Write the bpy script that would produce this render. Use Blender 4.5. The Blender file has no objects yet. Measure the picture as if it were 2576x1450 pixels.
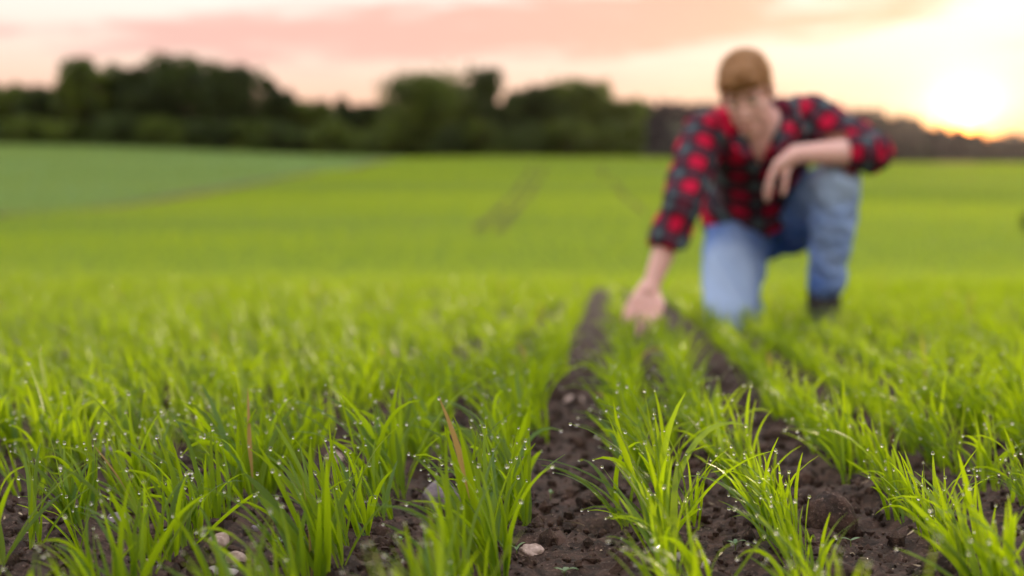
import bpy, bmesh, math, random
import numpy as np
from mathutils import Vector, Matrix, Euler

rng = np.random.default_rng(7)
random.seed(7)
scene = bpy.context.scene
COL = scene.collection

# ------------------------------------------------------------------ camera
FPX = 3578.0            # focal length in pixels of a 2576 px wide frame (50 mm on 36 mm)
CAMZ = 0.30
YAW = math.atan2(242, FPX)      # the drill rows run along +Y and vanish right of centre
PITCH = -math.atan2(107, FPX)
cam_d = bpy.data.cameras.new('camera')
cam = bpy.data.objects.new('camera', cam_d)
COL.objects.link(cam)
cam.location = (0, 0, CAMZ)
cam.rotation_euler = (math.pi / 2 + PITCH, 0, YAW)
cam_d.lens = 50; cam_d.sensor_width = 36
cam_d.clip_start = 0.02; cam_d.clip_end = 6000
cam_d.dof.use_dof = True
cam_d.dof.focus_distance = 1.40
cam_d.dof.aperture_fstop = 3.0
scene.camera = cam
CM = Euler(cam.rotation_euler).to_matrix()

def ray(px, py):
    return (CM @ Vector(((px - 1288) / FPX, -(py - 725) / FPX, -1.0)))

def P(px, py, depth):
    return Vector((0, 0, CAMZ)) + ray(px, py) * depth

def proj(v):
    q = CM.transposed() @ (Vector(v) - Vector((0, 0, CAMZ)))
    return 1288 + FPX * q.x / -q.z, 725 - FPX * q.y / -q.z

# ------------------------------------------------------------------ sun and sky
SUN = ray(2432, 317).normalized()
SUN_EL = math.asin(SUN.z)
SUN_AZ = math.atan2(SUN.x, SUN.y)
sl = bpy.data.lights.new('sun', 'SUN')
sl.energy = 5.0; sl.angle = math.radians(2.5); sl.color = (1.0, 0.80, 0.52)
so = bpy.data.objects.new('sun', sl); COL.objects.link(so)
so.rotation_euler = (-SUN).to_track_quat('-Z', 'Y').to_euler()
so.location = (60, 200, 60)

scene.view_settings.view_transform = 'Standard'
scene.view_settings.look = 'None'
scene.view_settings.gamma = 1
scene.view_settings.use_curve_mapping = False
scene.view_settings.exposure = 0.45
scene.render.engine = 'CYCLES'
scene.cycles.use_denoising = True
scene.cycles.max_bounces = 8
scene.cycles.transmission_bounces = 8
scene.cycles.sample_clamp_indirect = 12

class N:
    """small node-tree helper"""
    def __init__(s, tree): s.t = tree; s.n = tree.nodes; s.l = tree.links
    def new(s, typ, **kw):
        x = s.n.new(typ)
        for k, v in kw.items(): setattr(x, k, v)
        return x
    def put(s, sock, v):
        if hasattr(v, 'is_linked') or isinstance(v, bpy.types.NodeSocket): s.l.new(v, sock)
        else: sock.default_value = v
    def m(s, op, a, b=0.0, c=0.0, clamp=False):
        x = s.new('ShaderNodeMath', operation=op, use_clamp=clamp)
        s.put(x.inputs[0], a); s.put(x.inputs[1], b); s.put(x.inputs[2], c)
        return x.outputs[0]
    def v(s, op, a, b=(0, 0, 0)):
        x = s.new('ShaderNodeVectorMath', operation=op)
        s.put(x.inputs[0], a); s.put(x.inputs[1], b)
        return x.outputs['Value'] if op in ('DOT_PRODUCT', 'LENGTH', 'DISTANCE') else x.outputs[0]
    def mix(s, f, a, b, mode='MIX'):
        x = s.new('ShaderNodeMix', data_type='RGBA', blend_type=mode)
        s.put(x.inputs[0], f)
        s.put(x.inputs[6], a if not isinstance(a, tuple) else (*a, 1)[:4])
        s.put(x.inputs[7], b if not isinstance(b, tuple) else (*b, 1)[:4])
        return x.outputs[2]
    def noise(s, vec, scale, detail=4, rough=.55, dist=0.0):
        x = s.new('ShaderNodeTexNoise')
        if vec is not None: s.l.new(vec, x.inputs['Vector'])
        x.inputs['Scale'].default_value = scale; x.inputs['Detail'].default_value = detail
        x.inputs['Roughness'].default_value = rough; x.inputs['Distortion'].default_value = dist
        return x.outputs['Fac']
    def ss(s, x, a, b):
        r = s.new('ShaderNodeMapRange', interpolation_type='SMOOTHSTEP')
        s.put(r.inputs[0], x); r.inputs[1].default_value = a; r.inputs[2].default_value = b
        return r.outputs[0]

world = bpy.data.worlds.new('World'); scene.world = world
world.use_nodes = True
w = N(world.node_tree); w.n.clear()
tc = w.new('ShaderNodeTexCoord').outputs['Generated']
dirn = w.v('NORMALIZE', tc)
sky = w.new('ShaderNodeTexSky', sky_type='NISHITA', sun_disc=False)
sky.sun_elevation = SUN_EL; sky.sun_rotation = SUN_AZ
sky.air_density = 1.0; sky.dust_density = 2.0; sky.ozone_density = 1.5
nish = w.v('SCALE', sky.outputs[0]); nish.node.inputs['Scale'].default_value = 0.06
sep = w.new('ShaderNodeSeparateXYZ'); w.l.new(dirn, sep.inputs[0])
sx, sy, sz = sep.outputs
el = w.m('MAXIMUM', sz, 0.0)
ang = w.m('ARCCOSINE', w.m('MINIMUM', w.v('DOT_PRODUCT', dirn, tuple(SUN)), 1.0))
az = w.m('ARCTAN2', sx, sy)
# thin high veil of dusk cloud that covers the whole sky: cream low, pale blue overhead
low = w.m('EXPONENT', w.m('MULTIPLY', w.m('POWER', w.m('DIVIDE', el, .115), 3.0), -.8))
veil = w.mix(w.m('POWER', el, 1.15), (9.3, 8.0, 7.0), (18.0, 18.4, 19.4))  # overhead end brightened above the visible sky to add fill light
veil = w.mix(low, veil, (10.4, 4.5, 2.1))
# broken bands of cloud, pink from below
cv = w.new('ShaderNodeCombineXYZ')
w.put(cv.inputs[0], w.m('MULTIPLY', az, 2.2)); w.put(cv.inputs[1], w.m('MULTIPLY', el, 17.0))
n1 = w.noise(cv.outputs[0], 1.5, 5, .55, .3)
n2 = w.noise(cv.outputs[0], 5.5, 6, .62, .5)
def blob(az0, el0, ra, re, tilt=0.0):
    a = w.m('SUBTRACT', az, az0)
    e = w.m('SUBTRACT', w.m('SUBTRACT', el, el0), w.m('MULTIPLY', a, tilt))
    return w.m('SUBTRACT', 1.0, w.m('ADD', w.m('POWER', w.m('ABSOLUTE', w.m('DIVIDE', a, ra)), 2.0),
                                    w.m('POWER', w.m('ABSOLUTE', w.m('DIVIDE', e, re)), 2.0)))
def band(px0, py0, rx, ry, tilt=0.0):
    return blob((px0 - 1530) / FPX, (618 - py0) / FPX, rx / FPX, ry / FPX, tilt)
nn = w.m('MULTIPLY', w.m('SUBTRACT', w.m('ADD', w.m('MULTIPLY', n1, .45), w.m('MULTIPLY', n2, .55)), .5), 6.0)
big = w.m('MAXIMUM', band(1620, 62, 760, 88, 0.03), band(900, 105, 760, 60, .02))
big = w.ss(w.m('ADD', w.m('MAXIMUM', big, -1.2), nn), -.45, .7)
thin = w.ss(w.m('ADD', n1, w.m('MULTIPLY', n2, .35)), .66, .86)
cl = w.m('MAXIMUM', w.m('MULTIPLY', big, 1.0), w.m('MULTIPLY', thin, .45))
nearsun = w.m('EXPONENT', w.m('MULTIPLY', ang, -3.2))
ccol = w.mix(nearsun, (8.7, 5.5, 5.0), (8.9, 3.7, 2.2))
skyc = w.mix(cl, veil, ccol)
# forward-scattered light round the low sun
def glow(c, amp, k, p=1.0):
    g = w.m('MULTIPLY', w.m('EXPONENT', w.m('MULTIPLY', w.m('POWER', w.m('DIVIDE', ang, k), p), -1.0)), amp)
    x = w.new('ShaderNodeVectorMath', operation='SCALE'); x.inputs[0].default_value = c; w.put(x.inputs['Scale'], g)
    return x.outputs[0]
gl = w.v('ADD', glow((1, .78, .48), 2.4, .08), glow((1, .68, .26), 150.0, .0108, 1.0))
red = w.mix(w.ss(el, .074, .100), (1.0, .36, .03), (1, 1, 1))
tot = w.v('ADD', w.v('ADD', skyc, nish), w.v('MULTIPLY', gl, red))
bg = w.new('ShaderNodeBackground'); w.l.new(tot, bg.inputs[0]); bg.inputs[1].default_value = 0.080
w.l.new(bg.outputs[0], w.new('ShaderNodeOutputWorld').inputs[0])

# ------------------------------------------------------------------ helpers
def hash2(ix, iy, seed=0):
    h = (ix.astype(np.int64) * 374761393 + iy.astype(np.int64) * 668265263 + seed * 1274126177) & 0xFFFFFFFF
    h = ((h ^ (h >> 13)) * 1274126177) & 0xFFFFFFFF
    return ((h ^ (h >> 16)) & 0xFFFF) / 65535.0

def vnoise(x, y, seed=0):
    x = np.asarray(x, float); y = np.asarray(y, float)
    ix = np.floor(x); iy = np.floor(y); fx = x - ix; fy = y - iy
    fx = fx * fx * (3 - 2 * fx); fy = fy * fy * (3 - 2 * fy)
    a = hash2(ix, iy, seed); b = hash2(ix + 1, iy, seed); c = hash2(ix, iy + 1, seed); d = hash2(ix + 1, iy + 1, seed)
    return (a + (b - a) * fx) * (1 - fy) + (c + (d - c) * fx) * fy - .5

def fbm(x, y, o=4, seed=0):
    s = 0; a = 1.0
    for k in range(o):
        s = s + a * vnoise(x * 2 ** k, y * 2 ** k, seed + k); a *= .5
    return s

def tag(o, label=None, cat=None, group=None, kind=None):
    if label: o['label'] = label
    if cat: o['category'] = cat
    if group: o['group'] = group
    if kind: o['kind'] = kind
    return o

def np_mesh(name, verts, faces, smooth=True, attrs=None):
    """faces: (n,3) or (n,4) int array"""
    me = bpy.data.meshes.new(name)
    verts = np.ascontiguousarray(verts, np.float32); faces = np.ascontiguousarray(faces, np.int32)
    nf, k = faces.shape
    me.vertices.add(len(verts)); me.vertices.foreach_set('co', verts.ravel())
    me.loops.add(nf * k); me.loops.foreach_set('vertex_index', faces.ravel())
    me.polygons.add(nf)
    me.polygons.foreach_set('loop_start', np.arange(0, nf * k, k, dtype=np.int32))
    me.polygons.foreach_set('use_smooth', np.full(nf, smooth, bool))
    for an, arr in (attrs or {}).items():
        arr = np.ascontiguousarray(arr, np.float32)
        if arr.ndim == 1:
            me.attributes.new(an, 'FLOAT', 'POINT').data.foreach_set('value', arr)
        else:
            me.attributes.new(an, 'FLOAT_VECTOR', 'POINT').data.foreach_set('vector', arr.ravel())
    me.update(calc_edges=True)
    return me

def mobj(name, me, mat, parent=None, loc=None):
    if mat and not me.materials: me.materials.append(mat)
    o = bpy.data.objects.new(name, me); COL.objects.link(o)
    if parent: o.parent = parent
    if loc is not None: o.location = loc
    return o

def empty(name, loc, rz=0.0):
    o = bpy.data.objects.new(name, None); COL.objects.link(o)
    o.empty_display_size = .05
    o.location = loc; o.rotation_euler = (0, 0, rz)
    return o

def material(name, build):
    m = bpy.data.materials.new(name); m.use_nodes = True
    n = N(m.node_tree); n.n.clear()
    out = n.new('ShaderNodeOutputMaterial')
    n.l.new(build(n), out.inputs[0])
    return m

def principled(n, col, rough=.6, spec=.5, bump=None, bdist=.01, bstr=.6, **kw):
    p = n.new('ShaderNodeBsdfPrincipled')
    n.put(p.inputs['Base Color'], col if not isinstance(col, tuple) else (*col, 1)[:4])
    n.put(p.inputs['Roughness'], rough); p.inputs['Specular IOR Level'].default_value = spec
    for k, v in kw.items(): n.put(p.inputs[k], v)
    if bump is not None:
        b = n.new('ShaderNodeBump'); n.l.new(bump, b.inputs['Height'])
        b.inputs['Distance'].default_value = bdist; b.inputs['Strength'].default_value = bstr
        n.l.new(b.outputs[0], p.inputs['Normal'])
    return p.outputs[0]

def geo_pos(n): return n.new('ShaderNodeNewGeometry').outputs['Position']
def objco(n): return n.new('ShaderNodeTexCoord').outputs['Object']
def attr(n, name, out='Fac'):
    return n.new('ShaderNodeAttribute', attribute_name=name).outputs[out]

# ------------------------------------------------------------------ materials
def leaf_shader(n, dark, light, trans, tfac=.5, rough=.38, spec=.45, drift=None):
    rnd = n.new('ShaderNodeObjectInfo').outputs['Random']
    var = n.m('FRACT', n.m('ADD', rnd, attr(n, 'var')))
    nz = n.noise(geo_pos(n), 34.0, 2)
    f = n.m('ADD', n.m('MULTIPLY', var, .75), n.m('MULTIPLY', nz, .35), clamp=True)
    col = n.mix(f, dark, light)
    tcol = n.mix(f, tuple(c * .82 for c in trans), trans)
    blu = n.m('MULTIPLY', n.m('GREATER_THAN', n.m('FRACT', n.m('MULTIPLY', var, 7.3)), .78), .6)
    if drift is None: col = n.mix(blu, col, (.085, .175, .075))  # bluish sky reflection painted into the colour of some leaves
    else:
        mp = n.new('ShaderNodeMapping'); n.l.new(geo_pos(n), mp.inputs[0]); mp.inputs['Scale'].default_value = (.018, .07, 0)
        dn = n.ss(n.noise(mp.outputs[0], 1.0, 4, .55), .36, .64)  # patchy crop tone; its bands also paint in shading of the rolling ground
        col = n.mix(dn, col, drift); tcol = n.mix(dn, tcol, tuple(c * 2.0 for c in drift))
    # dry buff leaves here and there, paler sheath at the foot of each leaf
    dry = n.m('GREATER_THAN', var, .9965)
    col = n.mix(dry, col, (.38, .24, .09)); tcol = n.mix(dry, tcol, (.5, .34, .10))
    foot = attr(n, 'along')
    col = n.mix(n.ss(foot, .18, .0), col, (.20, .22, .06))
    p = principled(n, col, rough, spec)
    t = n.new('ShaderNodeBsdfTranslucent'); n.put(t.inputs[0], tcol)
    mx = n.new('ShaderNodeMixShader'); mx.inputs[0].default_value = tfac
    n.l.new(p, mx.inputs[1]); n.l.new(t.outputs[0], mx.inputs[2])
    return mx.outputs[0]

M = {}
M['wheat'] = material('wheat_leaf', lambda n: leaf_shader(n, (.022, .066, .006), (.088, .165, .008), (.45, .63, .007), .54, .45, .22))
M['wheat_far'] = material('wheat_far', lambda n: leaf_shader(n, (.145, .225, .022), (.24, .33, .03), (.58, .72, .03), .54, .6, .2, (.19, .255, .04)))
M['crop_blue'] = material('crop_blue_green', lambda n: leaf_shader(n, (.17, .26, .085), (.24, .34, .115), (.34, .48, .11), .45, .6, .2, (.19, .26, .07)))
def dew(n):
    g = principled(n, (1, 1, 1), .09, .5)
    p = g.node; p.inputs['Transmission Weight'].default_value = 1.0; p.inputs['IOR'].default_value = 1.33
    return g
M['dew'] = material('dew_water', dew)

def soil(n):
    pos = geo_pos(n)
    a = n.noise(pos, 55, 5, .6); b = n.noise(pos, 240, 4, .65); c = n.noise(pos, 7, 3)
    col = n.mix(n.ss(a, .35, .7), (.017, .0085, .005), (.075, .040, .028))
    col = n.mix(n.m('MULTIPLY', n.ss(b, .56, .72), .75), col, (.21, .135, .105))
    col = n.mix(n.m('MULTIPLY', n.ss(c, .5, .75), .35), col, (.045, .022, .012))
    h = n.m('ADD', n.m('MULTIPLY', a, .5), n.m('MULTIPLY', b, .5))
    return principled(n, col, .82, .3, h, .006, .9)
M['soil'] = material('soil', soil)

def ground_m(n):
    pos = geo_pos(n)
    a = n.noise(pos, .35, 4); b = n.noise(pos, 3.0, 4)
    col = n.mix(a, (.105, .17, .02), (.14, .21, .025))
    col = n.mix(n.m('MULTIPLY', n.ss(b, .5, .8), .4), col, (.10, .075, .035))
    return principled(n, col, .95, .05)
M['ground'] = material('far_field_ground', ground_m)
M['ground_blue'] = material('blue_crop_ground', lambda n: principled(n, n.mix(n.noise(geo_pos(n), .3, 4), (.11, .19, .065), (.14, .23, .08)), .95, .05))
M['verge'] = material('rough_verge', lambda n: principled(n, n.mix(n.noise(geo_pos(n), 1.2, 4), (.065, .075, .025), (.16, .14, .06)), .95, .05))
M['track'] = material('wheel_track_soil', lambda n: principled(n, n.mix(n.noise(geo_pos(n), 2, 4), (.075, .085, .018), (.11, .115, .025)), .95, .05))
M['hill'] = material('hill_ground', lambda n: principled(n, n.mix(n.noise(geo_pos(n), .03, 4), (.030, .035, .022), (.045, .045, .03)), .95, .05))

def tree_leaf(dark, light, trans):
    def f(n):
        v = attr(n, 'var')
        col = n.mix(v, dark, light)
        p = principled(n, col, .55, .25)
        t = n.new('ShaderNodeBsdfTranslucent'); n.put(t.inputs[0], n.mix(v, tuple(c * .5 for c in trans), trans))
        mx = n.new('ShaderNodeMixShader'); mx.inputs[0].default_value = .3
        n.l.new(p, mx.inputs[1]); n.l.new(t.outputs[0], mx.inputs[2])
        return mx.outputs[0]
    return f
M['tree_dark'] = material('tree_leaf_dark', tree_leaf((.016, .030, .009), (.056, .086, .015), (.10, .15, .018)))
M['tree_mid'] = material('tree_leaf_mid', tree_leaf((.032, .056, .011), (.120, .160, .018), (.18, .26, .02)))
M['tree_far'] = material('tree_leaf_far', tree_leaf((.012, .010, .016), (.024, .020, .026), (.03, .022, .022)))  # purple of backlit evening haze painted into the leaf colour
M['bark'] = material('bark', lambda n: principled(n, n.mix(n.noise(objco(n), 3, 5), (.07, .055, .045), (.16, .135, .12)), .9, .2, n.noise(objco(n), 9, 4), .05))
M['bark_pale'] = material('bark_pale', lambda n: principled(n, n.mix(n.noise(objco(n), 2.5, 5), (.16, .14, .13), (.30, .27, .26)), .9, .2, n.noise(objco(n), 9, 4), .05))

def stone_m(c1, c2):
    def f(n):
        o = objco(n)
        a = n.noise(o, 60, 5, .6); b = n.noise(o, 260, 3, .6)
        col = n.mix(n.ss(a, .35, .65), c1, c2)
        col = n.mix(n.m('MULTIPLY', n.ss(b, .55, .75), .5), col, tuple(min(1, c * 1.7) for c in c2))
        return principled(n, col, .62, .4, n.m('ADD', a, n.m('MULTIPLY', b, .4)), .002, .6)
    return f
M['stone_purple'] = material('stone_purple_grey', stone_m((.13, .10, .12), (.26, .21, .23)))
M['stone_pale'] = material('stone_pale', stone_m((.24, .20, .19), (.42, .36, .34)))
M['stone_pink'] = material('stone_pink', stone_m((.26, .17, .14), (.45, .33, .29)))
M['clod'] = material('soil_clod', lambda n: soil(n))
M['weed'] = material('weed_leaf', lambda n: leaf_shader(n, (.10, .18, .07), (.20, .28, .15), (.25, .38, .08), .3, .4, .4))

# ------------------------------------------------------------------ terrain
HY = np.array([-60, 0, 7, 11, 16, 22, 29, 36, 45, 60, 90, 130, 165, 185, 230, 400, 1700.])
HZ = np.array([0, 0, 0, -.05, -.2, -.36, -.40, -.12, .42, 1.45, 3.5, 6.9, 10.0, 10.9, 11.5, 17.0, 20.])
def pch(x, X, Y):
    """monotone-ish cubic through the profile points"""
    m = np.gradient(Y, X)
    x = np.asarray(x, float); i = np.clip(np.searchsorted(X, x) - 1, 0, len(X) - 2)
    h = X[i + 1] - X[i]; t = np.clip((x - X[i]) / h, 0, 1)
    return (2*t**3-3*t**2+1)*Y[i] + (t**3-2*t**2+t)*h*m[i] + (-2*t**3+3*t**2)*Y[i+1] + (t**3-t**2)*h*m[i+1]
def H(x, y):
    x = np.asarray(x, float); y = np.asarray(y, float)
    z = pch(y, HY, HZ)
    k = np.clip((y - 30) / 140, 0, 1.2)
    tilt = np.clip(-x / 85, -.35, 1.4)
    z = z + 2.4 * k ** 1.5 * np.sign(tilt) * np.abs(tilt) ** 1.2
    far = np.clip((y - 12) / 25, 0, 1)
    z = z + far * .55 * (vnoise(x / 26 + 3.3, y / 13 + 1.7, 5)) * np.clip(y / 60, .25, 1.4)
    return z
def H1(x, y): return float(H(np.array([x]), np.array([y]))[0])
def hit(px, py, far=400.0):
    """where the line of sight through a pixel meets the terrain"""
    d = ray(px, py); t = np.geomspace(.5, far, 4000)
    x = d.x * t; y = d.y * t; z = CAMZ + d.z * t
    under = np.nonzero(z < H(x, y))[0]
    # take the last crossing so far ground is found beyond the brow
    i = under[0] if len(under) else len(t) - 1
    return Vector((x[i], y[i], H1(x[i], y[i])))
def far_point(px, py, lo=24.0, hi=230.0):
    d = ray(px, py); t = np.linspace(lo, hi, 6000)
    x = d.x * t; y = d.y * t; z = CAMZ + d.z * t
    i = int(np.argmin(np.abs(z - H(x, y))))
    return Vector((x[i], y[i], H1(x[i], y[i])))

# border between the two far fields (world XY), from the left edge up to the tree line
BORD = [far_point(px, py) for px, py in [(-420, 585), (-150, 560), (0, 545), (150, 536), (300, 522), (430, 503), (560, 478), (680, 455), (790, 436), (900, 420), (990, 404)]]
BX = np.array([p.x for p in BORD]); BY = np.array([p.y for p in BORD])
_o = np.argsort(BY); BX = BX[_o]; BY = BY[_o]
def in_blue(x, y):
    return (x < np.interp(y, BY, BX)) & (y > BY[0])

def grid_faces(nr, nc, off=0):
    i = np.arange(nr - 1)[:, None] * nc + np.arange(nc - 1)[None]
    return np.stack([i, i + 1, i + 1 + nc, i + nc], -1).reshape(-1, 4) + off

ys = np.concatenate([np.linspace(-40, 0, 9)[:-1], np.linspace(0, 30, 50)[:-1], np.geomspace(30, 1700, 210)])
us = np.linspace(-1, 1, 201)
YY, UU = np.meshgrid(ys, us, indexing='ij')
XX = UU * (np.maximum(YY, 0) * .95 + 30)
ZZ = H(XX, YY) - .05 * np.clip((19 - YY) / 2, 0, 1)
gv = np.stack([XX, YY, ZZ], -1).reshape(-1, 3)
gf = grid_faces(len(ys), len(us))
cen = gv[gf].mean(1)
blue = in_blue(cen[:, 0], cen[:, 1]) & (cen[:, 1] < 215)
def sub(v, f):
    u, inv = np.unique(f, return_inverse=True)
    return v[u], inv.reshape(f.shape)
g = mobj('ground', np_mesh('ground', *sub(gv, gf[~blue])), M['ground'])
tag(g, 'yellow-green wheat field ground rolling down and up to the trees', 'ground', kind='structure')
g = mobj('neighbouring_field', np_mesh('neighbouring_field', *sub(gv, gf[blue])), M['ground_blue'])
tag(g, 'bluish green neighbouring field below the left trees', 'field', kind='structure')

def strip(name, pts, widths, mat, label, lift=.03):
    pts = [np.array(p[:2]) for p in pts]
    fine = []; wd = []
    for i in range(len(pts) - 1):
        for t in np.linspace(0, 1, 14, endpoint=(i == len(pts) - 2)):
            fine.append(pts[i] * (1 - t) + pts[i + 1] * t); wd.append(widths[i] * (1 - t) + widths[i + 1] * t)
    fine = np.array(fine); wd = np.array(wd)
    tan = np.gradient(fine, axis=0); tan /= np.linalg.norm(tan, axis=1)[:, None]
    nor = np.stack([-tan[:, 1], tan[:, 0]], 1)
    rows = []
    for k in np.linspace(-.5, .5, 5):
        xy = fine + nor * (wd[:, None] * k)
        rows.append(np.column_stack([xy, H(xy[:, 0], xy[:, 1]) + lift + .05 * (.25 - k * k)]))
    v = np.stack(rows, 1).reshape(-1, 3)
    o = mobj(name, np_mesh(name, v, grid_faces(len(fine), 5)), mat)
    return tag(o, label, name.replace('_', ' '), kind='structure')
strip('grass_verge', BORD, [1.2, 1.2, 1.3, 2.0, 3.2, 3.4, 2.2, 1.5, 1.3, 1.3, 1.3], M['verge'], 'rough brownish verge between the two far fields', .06)
TRACKS = []
for pts in ([(1340, 418), (1310, 470), (1262, 525), (1200, 585)], [(1372, 418), (1345, 470), (1305, 525), (1250, 588)],
            [(1505, 418), (1530, 455), (1565, 490), (1620, 540)]):
    TRACKS.append([far_point(*p) for p in pts])
    strip('wheel_track', TRACKS[-1], [.45] * 4, M['track'], 'faint dark wheel track curving up the far wheat field', .05)

# near seed bed: crumbly soil, finer towards the camera
ROWS = {-1: -.123, -2: -.262, -3: -.412, -4: -.545, -5: -.68, -6: -.815, 1: .048, 2: .158, 3: .318, 4: .450, 5: .595, 6: .73}
def row_x(k):
    if k in ROWS: return ROWS[k]
    return ROWS[6] + (k - 6) * .133 if k > 0 else ROWS[-6] + (k + 6) * .133
ALLROWS = [k for k in range(-95, 96) if k != 0]
RX = np.array([row_x(k) for k in ALLROWS])
def row_wob(y): return .012 * np.sin(y * 1.9) + .008 * np.sin(y * 4.3 + 1)
def soil_z(x, y, fine=True):
    z = H(x, y)
    d = np.abs(np.asarray(x)[..., None] - RX - row_wob(np.asarray(y))[..., None] * np.clip(1 - np.asarray(y)[..., None] / 8, 0, 1)).min(-1)
    z = z + .010 * np.exp(-(d / .035) ** 2) - .006
    z = z + .018 * fbm(x * 14, y * 14, 2, 11)
    if fine:
        a = fbm(x * 60, y * 60, 2, 23); b = fbm(x * 190, y * 190, 2, 31)
        z = z + .012 * np.abs(a) ** .8 + .0065 * b
    return z
ys = np.geomspace(.55, 19.0, 620); us = np.linspace(-1, 1, 330)
YY, UU = np.meshgrid(ys, us, indexing='ij')
XX = UU * (YY * .56 + .25)
ZZ = soil_z(XX, YY)
so_ = mobj('soil', np_mesh('soil', np.stack([XX, YY, ZZ], -1).reshape(-1, 3), grid_faces(len(ys), len(us))), M['soil'])
tag(so_, 'dark brown crumbly seed bed between the wheat rows', 'soil', kind='structure')
def SZ(x, y): return float(soil_z(np.array([x]), np.array([y]))[0])
def ground_at(px, py):
    d = ray(px, py); t = -CAMZ / d.z
    return d.x * t, d.y * t

# ------------------------------------------------------------------ young wheat
def ribbon(base, azm, L, W, a0, bend, twist, S, fold=0.0, rounded=None):
    """N curved leaf blades. Returns verts, quad faces, 'along' per vertex, tip positions."""
    Nn = len(L); t = np.linspace(0, 1, S + 1)[None]
    a = a0[:, None] + bend[:, None] * t ** 1.6                     # lean from the vertical along the leaf
    ds = (L / S)[:, None]
    r = np.concatenate([np.zeros((Nn, 1)), np.cumsum(np.sin((a[:, 1:] + a[:, :-1]) / 2) * ds, 1)], 1)
    z = np.concatenate([np.zeros((Nn, 1)), np.cumsum(np.cos((a[:, 1:] + a[:, :-1]) / 2) * ds, 1)], 1)
    rd = 0.0 if rounded is None else rounded[:, None]
    sm = np.clip(t / .32, 0, 1); sm = sm * sm * (3 - 2 * sm)
    prof = (.34 + .66 * sm) * np.clip(1 - t ** (2.0 + 3 * rd), 0, 1) ** (.85 - .3 * rd)
    hw = W[:, None] * .5 * prof + .00028
    tw = twist[:, None] * t
    cx, sxn = np.cos(azm)[:, None], np.sin(azm)[:, None]
    # side vector: horizontal across the blade turned about the blade's own axis by the twist
    sd = np.stack([-sxn * np.cos(tw) + cx * np.cos(a) * np.sin(tw), cx * np.cos(tw) + sxn * np.cos(a) * np.sin(tw), -np.sin(a) * np.sin(tw)], -1)
    nr = np.stack([-sxn * -np.sin(tw) * 1 + cx * np.cos(a) * np.cos(tw), cx * -np.sin(tw) + sxn * np.cos(a) * np.cos(tw), -np.sin(a) * np.cos(tw)], -1)
    ctr = np.stack([base[:, 0:1] + cx * r, base[:, 1:2] + sxn * r, base[:, 2:3] + z], -1)
    if fold:
        up = nr * (hw * fold * (1.3 - .9 * t))[..., None]
        cols = [ctr - sd * hw[..., None] + up, ctr, ctr + sd * hw[..., None] + up]
    else:
        cols = [ctr - sd * hw[..., None], ctr + sd * hw[..., None]]
    k = len(cols)
    v = np.stack(cols, 2).reshape(-1, 3)
    f0 = grid_faces(S + 1, k)
    f = (f0[None] + (np.arange(Nn) * (S + 1) * k)[:, None, None]).reshape(-1, 4)
    al = np.broadcast_to(t[..., None], (Nn, S + 1, k)).reshape(-1)
    return v, f, al, ctr[:, -1]

# pool of leaf shapes, each grown from the origin and arching towards +X
POOL = []
for i in range(44):
    kind = i % 4            # 0 erect, 1 arching, 2 broad, 3 drooping tip
    L = rng.uniform(*[(.085, .135), (.10, .15), (.065, .11), (.105, .155)][kind])
    W = rng.uniform(*[(.0042, .0062), (.0048, .0074), (.006, .0088), (.004, .006)][kind])
    a0 = math.radians(rng.uniform(*[(1, 10), (7, 26), (12, 44), (4, 16)][kind]))
    bd = math.radians(rng.uniform(*[(5, 25), (25, 60), (8, 30), (55, 120)][kind]))
    tw = rng.uniform(-1.6, 1.6) if kind != 2 else rng.uniform(-.7, .7)
    rd = np.array([rng.uniform(.5, 1.0) if kind == 2 else rng.uniform(0, .3)])
    v, f, al, tip = ribbon(np.zeros((1, 3)), np.zeros(1), np.array([L]), np.array([W]), np.array([a0]), np.array([bd]), np.array([tw]), 9, .55, rd)
    me = np_mesh('leaf', v, f, True, {'along': al}); me.materials.append(M['wheat'])
    POOL.append((me, kind, Vector(tip[0]), v.reshape(-1, 3, 3)[:, 1]))

bm = bmesh.new(); bmesh.ops.create_icosphere(bm, subdivisions=2, radius=1)
for f in bm.faces: f.smooth = True
drop_me = bpy.data.meshes.new('dew_drop'); bm.to_mesh(drop_me); bm.free(); drop_me.materials.append(M['dew'])

def row_words(k):
    side = 'left' if k < 0 else 'right'
    n = ['first', 'second', 'third', 'fourth', 'fifth', 'sixth', 'seventh', 'eighth', 'ninth'][abs(k) - 1]
    return f'{n} row {side} of middle furrow'
ONES = 'zeroth first second third fourth fifth sixth seventh eighth ninth tenth eleventh twelfth thirteenth fourteenth fifteenth sixteenth seventeenth eighteenth nineteenth'.split()
def ordinal(n):
    if n < 20: return ONES[n]
    t = ['twent', 'thirt', 'fort', 'fift', 'sixt', 'sevent', 'eight'][n // 10 - 2]
    return t + 'ieth' if n % 10 == 0 else t + 'y-' + ONES[n % 10]

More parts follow.
